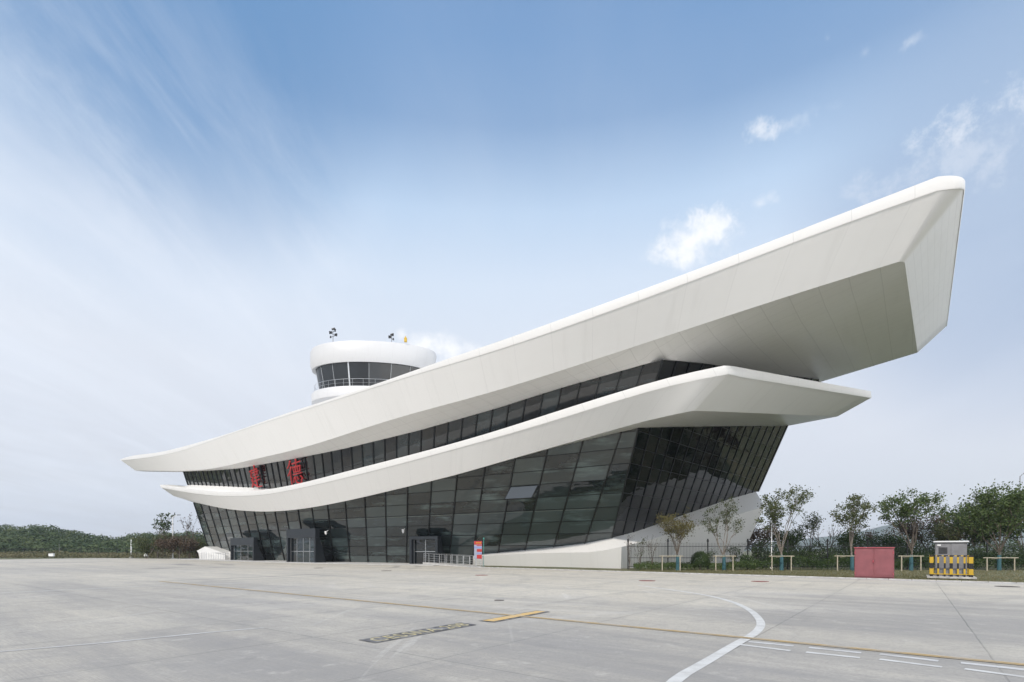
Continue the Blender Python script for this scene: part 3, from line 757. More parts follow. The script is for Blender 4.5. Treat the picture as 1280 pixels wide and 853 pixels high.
# ------------------------------------------------------------ ground
def ground():
    g=MB();m=mat('grassland',(.09,.095,.045),.95);n=NT(m.node_tree);b=m.node_tree.nodes['Principled BSDF'];tc=n.n('ShaderNodeTexCoord').outputs['Object']
    c=n.mix(n.ss(n.noise(tc,.25,6),.35,.7),(.085,.10,.045),(.16,.14,.08));c=n.mix(n.ss(n.noise(tc,3.,5),.45,.7),c,(.06,.075,.03));n.l(c,b.inputs['Base Color'])
    g.add([(-3600,-500,-.06),(3600,-500,-.06),(3600,2300,-.06),(-3600,2300,-.06)],[(0,1,2,3)])
    setp(g.build('grass_ground',m),'flat grass ground reaching the horizon','ground',kind='structure')
    m=bpy.data.materials.new('apron_concrete');m.use_nodes=True;n=NT(m.node_tree);b=m.node_tree.nodes['Principled BSDF'];b.inputs['Roughness'].default_value=.82;b.inputs['Specular IOR Level'].default_value=.3
    tc=n.n('ShaderNodeTexCoord').outputs['Object'];ax=n.mapping(tc,rot=(0,0,R(37.4)))
    sp=n.n('ShaderNodeSeparateXYZ');n.l(ax,sp.inputs[0]);PX,PY=3.23,4.5
    ux=n.m('ADD',sp.outputs[0],2.3);uy=n.m('SUBTRACT',sp.outputs[1],5.45)
    def ln(c,per,w0,w1):
        f=n.m('FRACT',n.m('DIVIDE',c,per));d=n.m('MULTIPLY',n.m('MINIMUM',f,n.m('SUBTRACT',1.,f)),per);return n.ss(d,w0,w1,1.,0.)
    wob=n.m('MULTIPLY',n.m('SUBTRACT',n.noise(tc,1.5,3),.5),.03)
    j=n.m('MAXIMUM',ln(n.m('ADD',ux,wob),PX,.006,.02),ln(n.m('ADD',uy,wob),PY,.006,.02))
    j=n.m('MULTIPLY',j,n.ss(n.noise(tc,.35,3),.3,.6,.35,1.))
    jd=n.m('MAXIMUM',ln(ux,PX,.02,.28),ln(uy,PY,.02,.28))
    cell=n.n('ShaderNodeTexWhiteNoise',noise_dimensions='2D');cv=n.n('ShaderNodeCombineXYZ');n.l(n.m('FLOOR',n.m('DIVIDE',ux,PX)),cv.inputs[0]);n.l(n.m('FLOOR',n.m('DIVIDE',uy,PY)),cv.inputs[1]);n.l(cv.outputs[0],cell.inputs[0])
    base=n.mix(cell.outputs[0],(.535,.49,.40),(.585,.54,.445))
    # broom finish and long wear streaks along the slabs
    br=n.noise(n.mapping(ax,sc=(1.2,38,1)),1.,4,.7);br2=n.noise(n.mapping(ax,sc=(38,1.0,1)),1.,4,.7)
    wear=n.noise(n.mapping(ax,sc=(.05,.5,1)),1.,6,.62,.6);blot=n.noise(tc,.16,7,.6);blot2=n.noise(tc,.9,6,.65);fine=n.noise(tc,22,4,.7);gr=n.noise(tc,120,3,.6)
    c=n.mix(n.ss(wear,.42,.68,0,.40),base,(.26,.255,.245));c=n.mix(n.ss(blot,.45,.7,0,.5),c,(.48,.46,.43))
    c=n.mix(n.ss(blot2,.48,.72,0,.45),c,(.25,.245,.24));c=n.mix(n.ss(br,.4,.6,0,.34),c,(.24,.235,.23));c=n.mix(n.ss(fine,.42,.72,0,.42),c,(.2,.195,.185));c=n.mix(n.ss(gr,.5,.7,0,.25),c,(.5,.49,.47))
    for (cx,cy,r0_,r1_,a_) in((-3,3,18,5,.72),(12,11,11,3,.62),(-17,19,14,4,.50),(-40,44,22,6,.3)):
        vs=n.n('ShaderNodeVectorMath',operation='DISTANCE');n.l(tc,vs.inputs[0]);vs.inputs[1].default_value=(cx,cy,0)
        f=n.m('MULTIPLY',n.ss(n.m('ADD',vs.outputs['Value'],n.m('MULTIPLY',n.m('SUBTRACT',n.noise(n.mapping(ax,sc=(.4,1.2,1)),.35,5,.6),.5),9.)),r1_,r0_,a_,0.),n.ss(wear,.3,.6,.5,1.));c=n.mix(f,c,(.215,.21,.205))
    c=n.mix(n.m('MULTIPLY',jd,.12),c,(.22,.22,.21));c=n.mix(n.m('MULTIPLY',j,.48),c,(.10,.10,.095))
    c=n.mix(n.ss(n.noise(tc,1.1,2,.4),.69,.77,0,.35),c,(.16,.155,.15))
    c=n.mix(n.ss(n.noise(n.mapping(ax,sc=(.9,.09,1)),1.3,6,.7,.4),.55,.75,0,.35),c,(.2,.195,.185))
    c=n.mix(n.ss(n.noise(n.mapping(tc,rot=(0,0,R(80)),sc=(1.4,.06,1)),1.1,5,.6,.9),.60,.72,0,.30),c,(.62,.60,.56))
    mo=n.noise(tc,5.5,6,.72);c=n.mix(n.ss(mo,.44,.66,0,.34),c,(.245,.235,.215));c=n.mix(n.ss(n.noise(tc,2.1,8,.7),.55,.72,0,.30),c,(.60,.57,.51))
    # tyre arcs: rings round a few turning centres
    for (cx,cy,r,w,s_) in((-38,46,27.5,.5,.5),(-38,46,29.6,.45,.45),(10,-2,17.2,.35,.16),(24,5,13.0,.5,.35),(24,5,14.8,.4,.3),(-20,30,21,.5,.3),(-60,40,30,1.3,.6),(-60,40,34,1.0,.5),(-14,-6,21,.22,.3),(-14,-6,22.7,.22,.3),(8,30,16,.3,.16),(8,30,17.6,.3,.16)):
        vs=n.n('ShaderNodeVectorMath',operation='DISTANCE');n.l(tc,vs.inputs[0]);vs.inputs[1].default_value=(cx,cy,0)
        d=n.m('ABSOLUTE',n.m('SUBTRACT',n.m('ADD',vs.outputs['Value'],n.m('MULTIPLY',n.noise(tc,.3,2),.5)),r))
        f=n.m('MULTIPLY',n.ss(d,w*.3,w,1,0),n.ss(n.noise(tc,.11,3),.42,.62,0,s_));c=n.mix(f,c,(.17,.17,.17) if s_>.18 else (.52,.51,.49))
    n.l(c,b.inputs['Base Color'])
    bp=n.n('ShaderNodeBump');bp.inputs['Strength'].default_value=.35;bp.inputs['Distance'].default_value=.01;n.l(n.m('ADD',n.m('ADD',br,fine),n.m('MULTIPLY',j,-2.)),bp.inputs['Height']);n.l(bp.outputs[0],b.inputs['Normal'])
    K0=gnd(588,709.3);K1=gnd(1280,730.0);kd=(K1-K0)/np.linalg.norm(K1-K0);K2=K1+kd*60
    P=[(-260,-400),(K2[0]+230,-400),(K2[0],K2[1]),(K1[0],K1[1]),(K0[0],K0[1])]
    w=[Bp(9.5),Bp(0),Bp(-20),Bp(-40),Bp(-53)]
    P+=[(q[0],q[1]+.3) for q in w]+[(-61,98),(-84,106),(-88,90),(-150,86),(-260,84)]
    g=MB();g.add([(a,b_,0.) for a,b_ in P],[tuple(range(len(P)))])
    setp(g.build('apron',m),'wide pale concrete apron with slab joints and tyre marks','ground',kind='structure')
    # kerb
    g=MB();nk=np.array([-kd[1],kd[0],0]);nk=nk if nk[1]>0 else -nk
    L=np.linalg.norm(K2-K0);i=0;d=0
    while d<L-1:
        a=K0+kd*(d+.01)+nk*.08;b_=K0+kd*(d+.99)+nk*.08;g.bar((a[0],a[1],.06),(b_[0],b_[1],.06),(0,0,1),.15,.16,out=.0+.0);d+=1.0
    setp(g.build('kerb',M['concrete'],bevel=.015),'low pale concrete kerb between apron and grass','kerb',kind='structure')
    g=MB();d=0
    a=K0-nk*.45;b_=K2-nk*.45
    g.add([K0+nk*.0+(0,0,.004),K2+(0,0,.004),K2-nk*.55+(0,0,.004),K0-nk*.55+(0,0,.004)],[(0,1,2,3)])
    setp(g.build('gutter_strip',M['walk']),'pale smooth gutter strip along the kerb','gutter',kind='structure')
    # raised walk before the facade
    g=MB();n1=np.array([-.497,-.868,0]);pts=[];pi=[]
    for p in np.linspace(-56,9.2,24):
        q=Bp(p);e=Bp(p+.5)-Bp(p-.5);nn=np.array([e[1],-e[0],0]);nn/=np.linalg.norm(nn);nn=nn if nn[1]<0 else -nn
        pts.append(q+nn*6.2);pi.append(q+nn*-.2)
    g.prism([(p[0],p[1]) for p in pts]+[(p[0],p[1]) for p in pi[::-1]],.0,.05)
    setp(g.build('walkway',M['walk']),'pale raised walkway along the foot of the glass facade','walkway',kind='structure')
    return K0,K1,K2,kd,nk
K0,K1,K2,kd,nk=ground()
# ------------------------------------------------------------ markings
def paint(name,col,wear,nsc=3.,thr=.5):
    m=bpy.data.materials.new(name);m.use_nodes=True;n=NT(m.node_tree);b=m.node_tree.nodes['Principled BSDF'];b.inputs['Roughness'].default_value=.75
    tc=n.n('ShaderNodeTexCoord').outputs['Object'];f=n.m('MULTIPLY',n.ss(n.noise(tc,nsc,6,.7),thr-.12,thr+.15),wear)
    n.l(n.mix(f,col,(.36,.35,.33)),b.inputs['Base Color']);return m
MY=paint('faded_yellow_line',(.47,.32,.12),.6,2.);MYB=paint('yellow_bar',(.58,.38,.12),.5);MW=paint('white_line_paint',(.54,.54,.52),.6,2.5);MWf=paint('faded_white_paint',(.50,.50,.49),.8,2.)
MBK=paint('worn_black_patch',(.06,.06,.065),.6,4.);MYL=paint('worn_yellow_letters',(.42,.36,.18),.55,5.)
def ribbon(mb,pts,w,z,mi=0):
    n=len(pts);Lf=[];Rt=[]
    for i in range(n):
        a=pts[max(0,i-1)];b=pts[min(n-1,i+1)];t=np.array(b[:2])-np.array(a[:2]);t/=np.linalg.norm(t);s=np.array([-t[1],t[0]])
        ww=w[i] if hasattr(w,'__len__') else w
        Lf.append((*(np.array(pts[i][:2])+s*ww/2),z));Rt.append((*(np.array(pts[i][:2])-s*ww/2),z))
    mb.strip(Rt,Lf,mi)
Ya=gnd(200,727);Yb=gnd(1280,831.8);yd=(Yb-Ya);yl=np.linalg.norm(yd);yd/=yl;ys=np.array([-yd[1],yd[0],0])
g=MB()
for o_ in(-.048,.048):
    ribbon(g,[Ya+ys*o_+yd*d for d in np.linspace(0,yl+8,30)],.06,.012)
setp(g.build('taxi_guide_line',MY),'long double yellow line crossing the apron','marking',kind='structure')
def quadpx(mb,pp,z,mi=0): mb.add([(*gnd(x,y)[:2],z) for x,y in pp],[(0,1,2,3)],mi)
g=MB();quadpx(g,[(598,776.6),(618,778.6),(688,765.2),(671,763.8)],.010,1);quadpx(g,[(603,776.5),(617,777.7),(682,765.3),(671,764.5)],.015,0)
setp(g.build('stop_bar',[MYB,MBK]),'short yellow stop bar with dark edge across the guide line','marking',kind='structure')
Q=[gnd(448,800.6),gnd(469,804.6),gnd(596,781.6),gnd(576,778.6)]
g=MB();g.add([(q[0],q[1],.008) for q in Q],[(0,1,2,3)]);bp_=g.build('stand_name_patch',MBK);setp(bp_,'worn black painted patch reading CESSNA 208 in yellow','marking',kind='structure')
cu=bpy.data.curves.new('letters','FONT');cu.body='CESSNA 208';cu.offset=.012;cu.space_character=1.12
ot=bpy.data.objects.new('tmp_text',cu);C.objects.link(ot);bpy.context.view_layer.update()
me=bpy.data.meshes.new_from_object(ot.evaluated_get(bpy.context.evaluated_depsgraph_get()));bpy.data.objects.remove(ot)
co=np.array([v.co[:] for v in me.vertices]);mn,mx=co.min(0),co.max(0)
for v in me.vertices:
    u=.045+.91*(v.co[0]-mn[0])/(mx[0]-mn[0]);w=.13+.74*(v.co[1]-mn[1])/(mx[1]-mn[1])
    # u along the long side, w from the near edge to the far edge
    a=Q[1]+(Q[2]-Q[1])*u;b=Q[0]+(Q[3]-Q[0])*u;P=a+(b-a)*w;v.co=(P[0],P[1],.0125)
me.materials.append(MYL);ol=bpy.data.objects.new('lettering',me);C.objects.link(ol);ol.parent=bp_
wc=[(800,853+60),(837,853),(884.6,826.5),(921,804.5),(938,795.6),(947.5,788.5),(951.8,781.5),(949.5,774),(938,762.5),(915.6,752.3),(887.5,745),(853.7,739.6),(820,735),(797.5,732)]
wp=[gnd(*q) for q in wc];wp=[np.array([*q[:2],0]) for q in wp]
# smooth
for _ in range(2):
    nw=[wp[0]]
    for a,b in zip(wp[:-1],wp[1:]): nw+=[a*.75+b*.25,a*.25+b*.75]
    wp=nw+[wp[-1]]
g=MB();ribbon(g,wp,.17,.004);setp(g.build('parking_arc_line',MW),'white line curving away over the right half of the apron','marking',kind='structure')
g=MB()
for (a,b,mi,w) in(((923.7,806),(988,813.8),0,.12),((1007.5,815.6),(1075,822.7),0,.12),((1099.5,824.5),(1177.6,834.3),0,.12),((1205.8,836.5),(1290,848),0,.12),
    ((935.6,802.5),(992,807.8),1,.16),((1011,809.8),(1076.7,816.5),1,.16),((1099.5,818),(1173,826.6),1,.16),((1201,828.9),(1290,838.5),1,.16)):
    ribbon(g,[gnd(*a),gnd(*b)],w,.0045,mi)
setp(g.build('white_dashes',[MW,MWf]),'two rows of white dashes beside the yellow line','marking',kind='structure')
g=MB();ribbon(g,[gnd(x,y) for x,y in((-200,749),(0,741.6),(162,733.9),(240,731),(300,729.3))],.22,.0042)
ribbon(g,[gnd(x,y) for x,y in((-100,812),(0,815),(140,803),(260,791),(330,785))],.12,.0044)
setp(g.build('faded_white_line',paint('very_faded_white',(.47,.465,.455),.95,1.5,.45)),'faded white line on the left part of the apron','marking',kind='structure')
for i,(x,y,r,mt,lb) in enumerate(((809,726.3,.42,'rust','reddish manhole cover in the apron below the ball-clipped shrub'),(950,727.2,.42,'rust','reddish manhole cover in the apron below the third staked tree'),(602,719.3,.42,'rust','reddish manhole cover in the apron in front of the red sign'),(483,713.8,.40,'iron','grey manhole cover in the apron in front of the narrow portal'),(398,710.3,.40,'iron','grey manhole cover in the apron in front of the wide portal'),(624,750.8,.16,'iron','small dark drain cap beside the yellow guide line'),(1259,733.6,.42,'iron','dark drain grate at the kerb right of the striped barrier'))):
    P=gnd(x,y);g=MB();n=20;g.tube((0,0,-.02),(0,0,.014),r,n=28);
    for k in range(-3,4): g.box((k*r*.24,0,.017),(r*.08,r*1.2*(1-abs(k)*.12),.006))
    o=g.build('manhole_cover',M[mt]);o.location=(P[0],P[1],0);setp(o,lb,'manhole cover',group='covers set in the apron')
# ------------------------------------------------------------ foliage tools
def leafquad(mb,c,s,rg,a,nrm=None):
    if nrm is not None:
        m=np.array(nrm)+np.array([rg.gauss(0,.35),rg.gauss(0,.35),rg.gauss(0,.35)]);d=np.cross(m,[rg.gauss(0,1),rg.gauss(0,1),rg.gauss(0,1)]);d/=max(1e-6,np.linalg.norm(d));e=np.cross(m,d);e/=max(1e-6,np.linalg.norm(e))
        l=s*rg.uniform(.7,1.3);w=l*.6;mb.add([c-d*l/2,c+e*w/2,c+d*l/2,c-e*w/2],[(0,1,2,3)],0,None,a);return
    th=rg.uniform(0,2*math.pi);ph=rg.gauss(0,.7);d=np.array([math.cos(th)*math.cos(ph),math.sin(th)*math.cos(ph),math.sin(ph)])
    e=np.cross(d,[rg.gauss(0,1),rg.gauss(0,1),rg.gauss(0,1)]);e/=max(1e-6,np.linalg.norm(e))
    l=s*rg.uniform(.7,1.3);w=l*.55
    mb.add([c-d*l/2,c+e*w/2,c+d*l/2,c-e*w/2],[(0,1,2,3)],0,None,a)
def tree(mbT,mbL,h,hw,seed,leaf=.13,nleaf=1600,trunk_h=.22,upright=1.0,droop=0.,clump=.32,r0=.09,levels=3,fill=.3,nmain=6):
    """vase-shaped young tree grown from forks; leaves sit on the outer twigs in clumps"""
    rg=random.Random(seed);tips=[]
    th=h*trunk_h;top=np.array([rg.uniform(-.05,.05),rg.uniform(-.05,.05),th])
    mbT.path([np.zeros(3),top*.5+np.array([rg.uniform(-.03,.03),0,0]),top],[r0*1.25,r0,r0*.9],8)
    def grow(p,d,L,r,lv):
        pts=[p];n=3;q=p.copy();dd=d.copy()
        for i in range(n):
            dd=dd+np.array([rg.gauss(0,.11),rg.gauss(0,.11),rg.gauss(.03,.05)])*1.;dd/=np.linalg.norm(dd);q=q+dd*L/n;pts.append(q.copy())
        mbT.path(pts,[r*(1-.45*i/n) for i in range(n+1)],5 if lv<2 else 4)
        if lv>=levels: tips.append((pts[-1],pts[-2]));return
        tips.append((pts[-1],pts[1])) if lv>=levels-1 else None
        for k in range(rg.choice([2,3,3])):
            e=dd+np.array([rg.gauss(0,.42),rg.gauss(0,.42),rg.gauss(.1,.2)]);e/=np.linalg.norm(e)
            grow(pts[-1] if k<2 else pts[2],e,L*rg.uniform(.6,.8),r*.55,lv+1)
    for k in range(nmain):
        az=2*math.pi*k/nmain+rg.uniform(-.3,.3);sp=(hw/(h-th))*rg.uniform(.5,1.15)/max(.3,upright)
        d=np.array([math.cos(az)*sp,math.sin(az)*sp,1.]);d/=np.linalg.norm(d)
        grow(top-np.array([0,0,rg.uniform(0,th*.2)]),d,(h-th)*.42*rg.uniform(.8,1.1),r0*.62,1)
    # fit height / width of the tip cloud
    T_=np.array([t[0] for t in tips]);zm=np.quantile(T_[:,2],.985)
    sz=(h-th-clump*.3)/(zm-th);wm=np.quantile(np.abs(T_[:,0]),.95);sx=(hw-clump*.3)/max(.2,wm)
    def fit(v):
        k=max(0.,min(1.,(v[2]-th)/(.4*(h-th)))) if v[2]>th else 0
        return (v[0]*(1+(sx-1)*k),v[1]*(1+(sx-1)*k),th+(v[2]-th)*sz if v[2]>th else v[2])
    mbT.v=[fit(v) for v in mbT.v]
    for i in range(nleaf):
        t,b=tips[rg.randrange(len(tips))];f=rg.random();c=np.array(fit(t))*(1-f*fill)+np.array(fit(b))*f*fill
        k=clump*(1 if rg.random()<.8 else 1.9)
        c=c+np.array([rg.gauss(0,k*.5),rg.gauss(0,k*.5),rg.gauss(0,k*.42)-droop*rg.random()])
        leafquad(mbL,c,leaf,rg,min(.99,max(.01,rg.gauss(.5,.25))))
def make_tree(name,label,cat,loc,h,hw,seed,lm,bark='bark',group=None,**k):
    o=thing(name,label,cat,loc,group);a,b=MB(),MB();tree(a,b,h,hw,seed,**k)
    a.build('trunk',M[bark],o,smooth=True,weld=False,ang=60);b.build('crown',LM[lm],o);return o
def bush_mb(w,d,h,seed,n,leaf=.1,noise_a=.25,base=.0):
    mb=MB();rg=random.Random(seed)
    for i in range(n):
        th=rg.uniform(0,2*math.pi);ph=math.asin(rg.uniform(-.35,1));r=rg.uniform(.72,1.)
        u=np.array([math.cos(th)*math.cos(ph),math.sin(th)*math.cos(ph),math.sin(ph)])
        r*=1+noise_a*(noise.noise(Vector(u*2.3+np.array([seed*3.1,0,0])))*1.6)
        c=np.array([u[0]*w*r,u[1]*d*r,base+h*.42+u[2]*h*.58*r])
        leafquad(mb,c,leaf,rg,min(.99,max(.01,.5+.3*noise.noise(Vector(u*3.))+rg.gauss(0,.18))),u)
    return mb
# --- staked trees, guards
def px2(x,Z,dy=0): return ((x-640)/F*Z,Z,-.05)
ZS=42.
ht=lambda y,Z: (YH-y)*Z/F+EYE
spec=[(847,643,19,'ochre','bark','rounded ochre-green staked tree nearest the white plinth',dict(nleaf=2600,leaf=.14,clump=.35,trunk_h=.30,fill=.8,upright=1.,nmain=7)),
(905,625,22,'olive','barkpale','slender thin-leaved staked tree in front of the plinth end',dict(nleaf=1900,leaf=.13,clump=.26,trunk_h=.22)),
(977,612,29,'olive','barkpale','tall airy staked tree beside the thin white pole',dict(nleaf=3400,leaf=.15,clump=.30,trunk_h=.24)),
(1065,620,24,'olive','barkpale','airy staked tree standing left behind the pink cabinet',dict(nleaf=3000,leaf=.15,clump=.28,trunk_h=.26)),
(1139,616,36,'green','bark','wide-spreading staked tree between cabinet and striped barrier',dict(nleaf=4200,leaf=.17,clump=.34,trunk_h=.28)),
(1249,606,46,'green','bark','largest dense staked tree right of the striped barrier',dict(nleaf=6500,leaf=.19,clump=.5,trunk_h=.22,fill=1.2,nmain=8))]
for i,(x,y,hwp,lm,bk,lb,kw) in enumerate(spec):
    Z=ZS+ (0.4 if i%2 else 0);o=make_tree('staked_tree',lb,'tree',px2(x,Z),ht(y,Z)+.05,hwp*Z/F,100+i*7,lm,bk,group='staked trees along the fence',r0=.07,**kw)
    g=MB();g.tube((0,0,.02),(0,0,1.25),.145,.125,12);g.build('trunk_wrap',M['teal'],o)
gx=[(826,852,712.0,694.6),(893,918,712.5,694.6),(963,991,713.8,694.7),(1045,1071,712.5,694.5),(1125,1153,711.5,694.6),(1231,1271,713,696.8)]
glb=['pale wooden guard rail round the rounded ochre tree','pale wooden guard rail round the slender tree at the plinth end','pale wooden guard rail round the tall airy tree by the white pole','pale wooden guard rail running behind the pink cabinet','pale wooden guard rail between cabinet and striped barrier','pale wooden guard rail round the large dense tree at right']
gproto=None
for (x0,x1,yb,yt),lb in zip(gx,glb):
    Z=ZS-.6;X0=(x0-640)/F*Z;X1=(x1-640)/F*Z;H=ht(yt,Z)
    o=thing('tree_guard',lb,'guard rail',((X0+X1)/2,Z,-.05),'guard rails of the staked trees');hwid=(X1-X0)/2
    for sx in(-1,1):
        g=MB();g.tube((sx*hwid*.86,0,-.1),(sx*hwid*.86,0,H+.05),.045,.042,8);g.build('post',M['cream'],o)
    g=MB();g.tube((-hwid-.12,0,H),(hwid+.12,0,H),.036,.036,8);g.build('crossbar',M['cream'],o)
    g=MB();g.tube((-hwid*.1,0,H-.05),(-hwid*.1,.65,H-.1),.03,.03,6);g.build('brace',M['cream'],o)
# --- clipped ball shrub
o=thing('clipped_shrub','dark green ball-clipped shrub before the white plinth','shrub',px2(875,43.2));mb=bush_mb(.78,.78,1.45,5,5200,.07,.06,.15);mb.build('foliage',LM['dark'],o);g=MB();g.tube((0,0,-.05),(0,0,.7),.06,.04,8);g.build('stem',M['bark'],o)
# --- dead sapling & small shrubs near plinth
for i,(x,y,hwp,lm,lb,kw) in enumerate([(787,668,6,'brown','thin dark sapling at the left end of the hedge',dict(nleaf=60,leaf=.1,clump=.15)),(800,672,9,'olive','small loose shrub just right of the thin dark sapling',dict(nleaf=260,leaf=.1,clump=.2)),(815,668,10,'brown','wispy bare shrub before the white plinth',dict(nleaf=90,leaf=.09,clump=.15)),(888,688,9,'dark','low leafy shrub between ball-clipped shrub and slender tree',dict(nleaf=600,leaf=.1,clump=.25)),(918,682,9,'dark','low bushy shrub right of the slender tree',dict(nleaf=600,leaf=.1,clump=.25))]):
    Z=44.5;make_tree('shrub',lb,'shrub',px2(x,Z),ht(y,Z),hwp*Z/F,300+i,lm,'bark',group='shrubs in the planting bed',trunk_h=.12,r0=.03,levels=2,**kw)
# --- fence
ZF=44.9
fo=thing('black_fence','long black metal picket fence behind the staked trees','fence',((785-640)/F*ZF,ZF,-.05))
fx0=(785-640)/F*ZF;NPOST=24;SP=3.42
for i in range(NPOST):
    g=MB();X=i*SP;g.box((X,0,1.2),(.09,.09,2.4));g.box((X,0,2.44),(.16,.16,.10));g.tube((X,0,2.45),(X,0,2.62),.05,.08,8);g.build('post',M['dark'],fo)
for i in range(NPOST-1):
    g=MB();x0=i*SP+.05;x1=(i+1)*SP-.05
    for z in(.25,1.0,1.98): g.box(((x0+x1)/2,0,z),(x1-x0,.035,.045))
    for k in range(1,26): g.box((x0+(x1-x0)*k/26,0,1.24),(.016,.016,2.1))
    g.build('picket_panel',M['dark'],fo)
# --- hedge (uncountable)
def hedge(name,label,x0,x1,Z0,Z1,h0,h1,n,lm,seed,leaf=.11):
    rg=random.Random(seed);mb=MB()
    for i in range(n):
        Z=rg.uniform(Z0,Z1);px=rg.uniform(x0,x1);X=(px-640)/F*Z
        hm=(h0+(h1-h0)*(.5+.9*noise.noise(Vector((X*.55,Z*.6,seed)))))
        z=hm*(rg.random()**.45);leafquad(mb,np.array([X,Z,z-.05]),leaf,rg,min(.99,max(.01,.5+.45*noise.noise(Vector((X*.8,Z*.8,3.)))+rg.gauss(0,.15))))
    setp(mb.build(name,LM[lm]),label,'hedge',kind='stuff')
hedge('hedge','low evergreen hedge filling the planting bed beside the apron',792,945,42.6,45.8,.35,.75,9000,'green',4)
hedge('tall_hedge','taller dark hedge along the fence on the right',925,1420,43.2,46.2,.6,1.6,26000,'dark',9,.13)
hedge('back_hedge','dense dark undergrowth behind the fence',940,1450,47.2,52,1.1,2.6,26000,'dark',19,.17)
# --- grass strip
rg=random.Random(3);mb=MB()
for i in range(26000):
    u=rg.random();x=rg.uniform(600,1450);yk=interp(x,[588,1280,1500],[709.3,730,736.6])
    Zk=EYE*F/(yk-YH);Z=Zk+.2+(43-Zk)*(u**1.4) if x>800 else Zk+.2+u*1.1
    X=(x-640)/F*Z;l=rg.uniform(.05,.13);c=np.array([X,Z,-.05]);d=np.array([rg.gauss(0,.03),rg.gauss(0,.03),l]);e=np.array([.02,0,0])
    mb.add([c-e,c+e,c+d],[(0,1,2)],0,None,min(.99,max(.01,.45+.5*noise.noise(Vector((X*.3,Z*.5,0)))+rg.gauss(0,.2))))
setp(mb.build('grass',LM['grass']),'strip of short dry grass behind the kerb','grass',kind='stuff')
# --- trees behind the fence
bt=[(945,655,24,60,'brown','brown half-bare tree just behind the tip of the plinth',dict(nleaf=3000,leaf=.2,clump=.6,fill=1.2)),
(1012,640,18,62,'olive','narrow leafy tree behind the fence right of the tall airy tree',dict(nleaf=1100,leaf=.2,clump=.4)),
(1034,655,17,60,'brown','bare twiggy tree behind the fence left of the pink cabinet',dict(nleaf=130,leaf=.12,clump=.3)),
(1098,664,22,64,'brown','thin brownish tree behind the pink cabinet',dict(nleaf=1500,leaf=.18,clump=.5)),
(1118,668,18,58,'dark','short dark tree behind the right edge of the pink cabinet',dict(nleaf=2600,leaf=.2,clump=.55,fill=1.2)),
(1166,646,34,66,'brown','broad brown-green tree behind the grey utility box',dict(nleaf=6500,leaf=.24,clump=.8,fill=1.4)),
(1196,652,26,60,'olive','olive tree behind the fence right of the grey utility box',dict(nleaf=5000,leaf=.22,clump=.7,fill=1.4)),
(1222,632,26,58,'dark','dark green tree left behind the largest staked tree',dict(nleaf=6500,leaf=.23,clump=.7,fill=1.4)),
(1278,618,34,56,'dark','tall dark green tree at the right picture edge',dict(nleaf=9000,leaf=.24,clump=.8,fill=1.4)),
(1345,628,36,58,'dark','dark green tree standing outside the right edge',dict(nleaf=3000,leaf=.28,clump=.8,fill=1.4)),
(985,662,16,58,'dark','low dark tree behind the tall airy staked tree',dict(nleaf=2200,leaf=.2,clump=.5,fill=1.2)),
(1063,664,16,57,'dark','low dark tree behind the airy tree next to the cabinet',dict(nleaf=2200,leaf=.2,clump=.5,fill=1.2))]
for i,(x,y,hwp,Z,lm,lb,kw) in enumerate(bt):
    make_tree('tree',lb,'tree',px2(x,Z),ht(y,Z)+.05,hwp*Z/F,500+i*3,lm,'bark',group='trees behind the black fence',trunk_h=.15,r0=.10,**kw)
# --- poles
def pole(x,ytop,yb_,Z,label,r,lamp=None,mt='white'):
    o=thing('street_lamp' if lamp else 'slim_pole',label,'street lamp' if lamp else 'pole',px2(x,Z));H=ht(ytop,Z)
    g=MB();g.tube((0,0,0),(0,0,H),r*1.2,r*.8,10);g.build('pole',M[mt],o)
    g=MB();g.tube((0,0,0),(0,0,.12),r*3,n=12);g.build('base_plate',M[mt],o)
    if lamp:
        g=MB();L=lamp;g.path([np.array([0,0,H-.1]),np.array([L*.4,0,H+.25]),np.array([L*.75,0,H+.35])],[r*.7,r*.6,r*.5],6);g.build('arm',M[mt],o)
        g=MB();g.box((L,0,H+.38),(abs(L)*.55,.28,.12));g.build('lamp_head',M['dark' if abs(L)>.9 else mt],o,bevel=.03)
pole(964.5,640,713,47.3,'thin white pole left of the tall airy staked tree',.045)
pole(74,680,697,114,'short thin pole rising from the rough grass far left',.05,None,'grey')
pole(164,674.5,697,112,'thin white pole before the wooded hill',.11)
pole(1275,595,690,75,'tall slim lamp far behind the trees at the right edge',.06,.8,'grey')
pole(216,646,697,104,'street lamp behind the bushes left of the terminal',.10,1.2)
# ------------------------------------------------------------ cabinet, barrier, box
RZ=R(-37.4)
Zc=29.1;xm=(1092.3-640)/F*Zc;w=1.81;H=ht(684.4,Zc)
cab=thing('fire_cabinet','faded pinkish-red double-door metal cabinet at the kerb','cabinet',(xm,Zc,0))
cab.rotation_euler=(0,0,RZ)
g=MB();g.box((0,.32,H/2+.02),(w,.6,H-.08));g.build('body',M['pinkred'],cab,bevel=.01)
g=MB();g.box((0,.30,H-.02),(w+.06,.7,.045));g.build('lid',M['red2'],cab,bevel=.008)
g=MB();g.box((0,.32,.03),(w-.06,.55,.06));g.build('base_frame',M['red2'],cab)
for s_ in(-1,1):
    g=MB();g.box((s_*w/4,.005,H/2+.02),(w/2-.045,.03,H-.2));g.box((s_*w/4,-.012,H/2+.02),(w/2-.16,.012,H-.36));d=g.build('door',M['pinkred'],cab,bevel=.006)
    for z in(.3,H-.3):
        g=MB();g.tube((s_*(w/2-.03),-.02,z-.07),(s_*(w/2-.03),-.02,z+.07),.02,n=8);g.build('hinge',M['red2'],d)
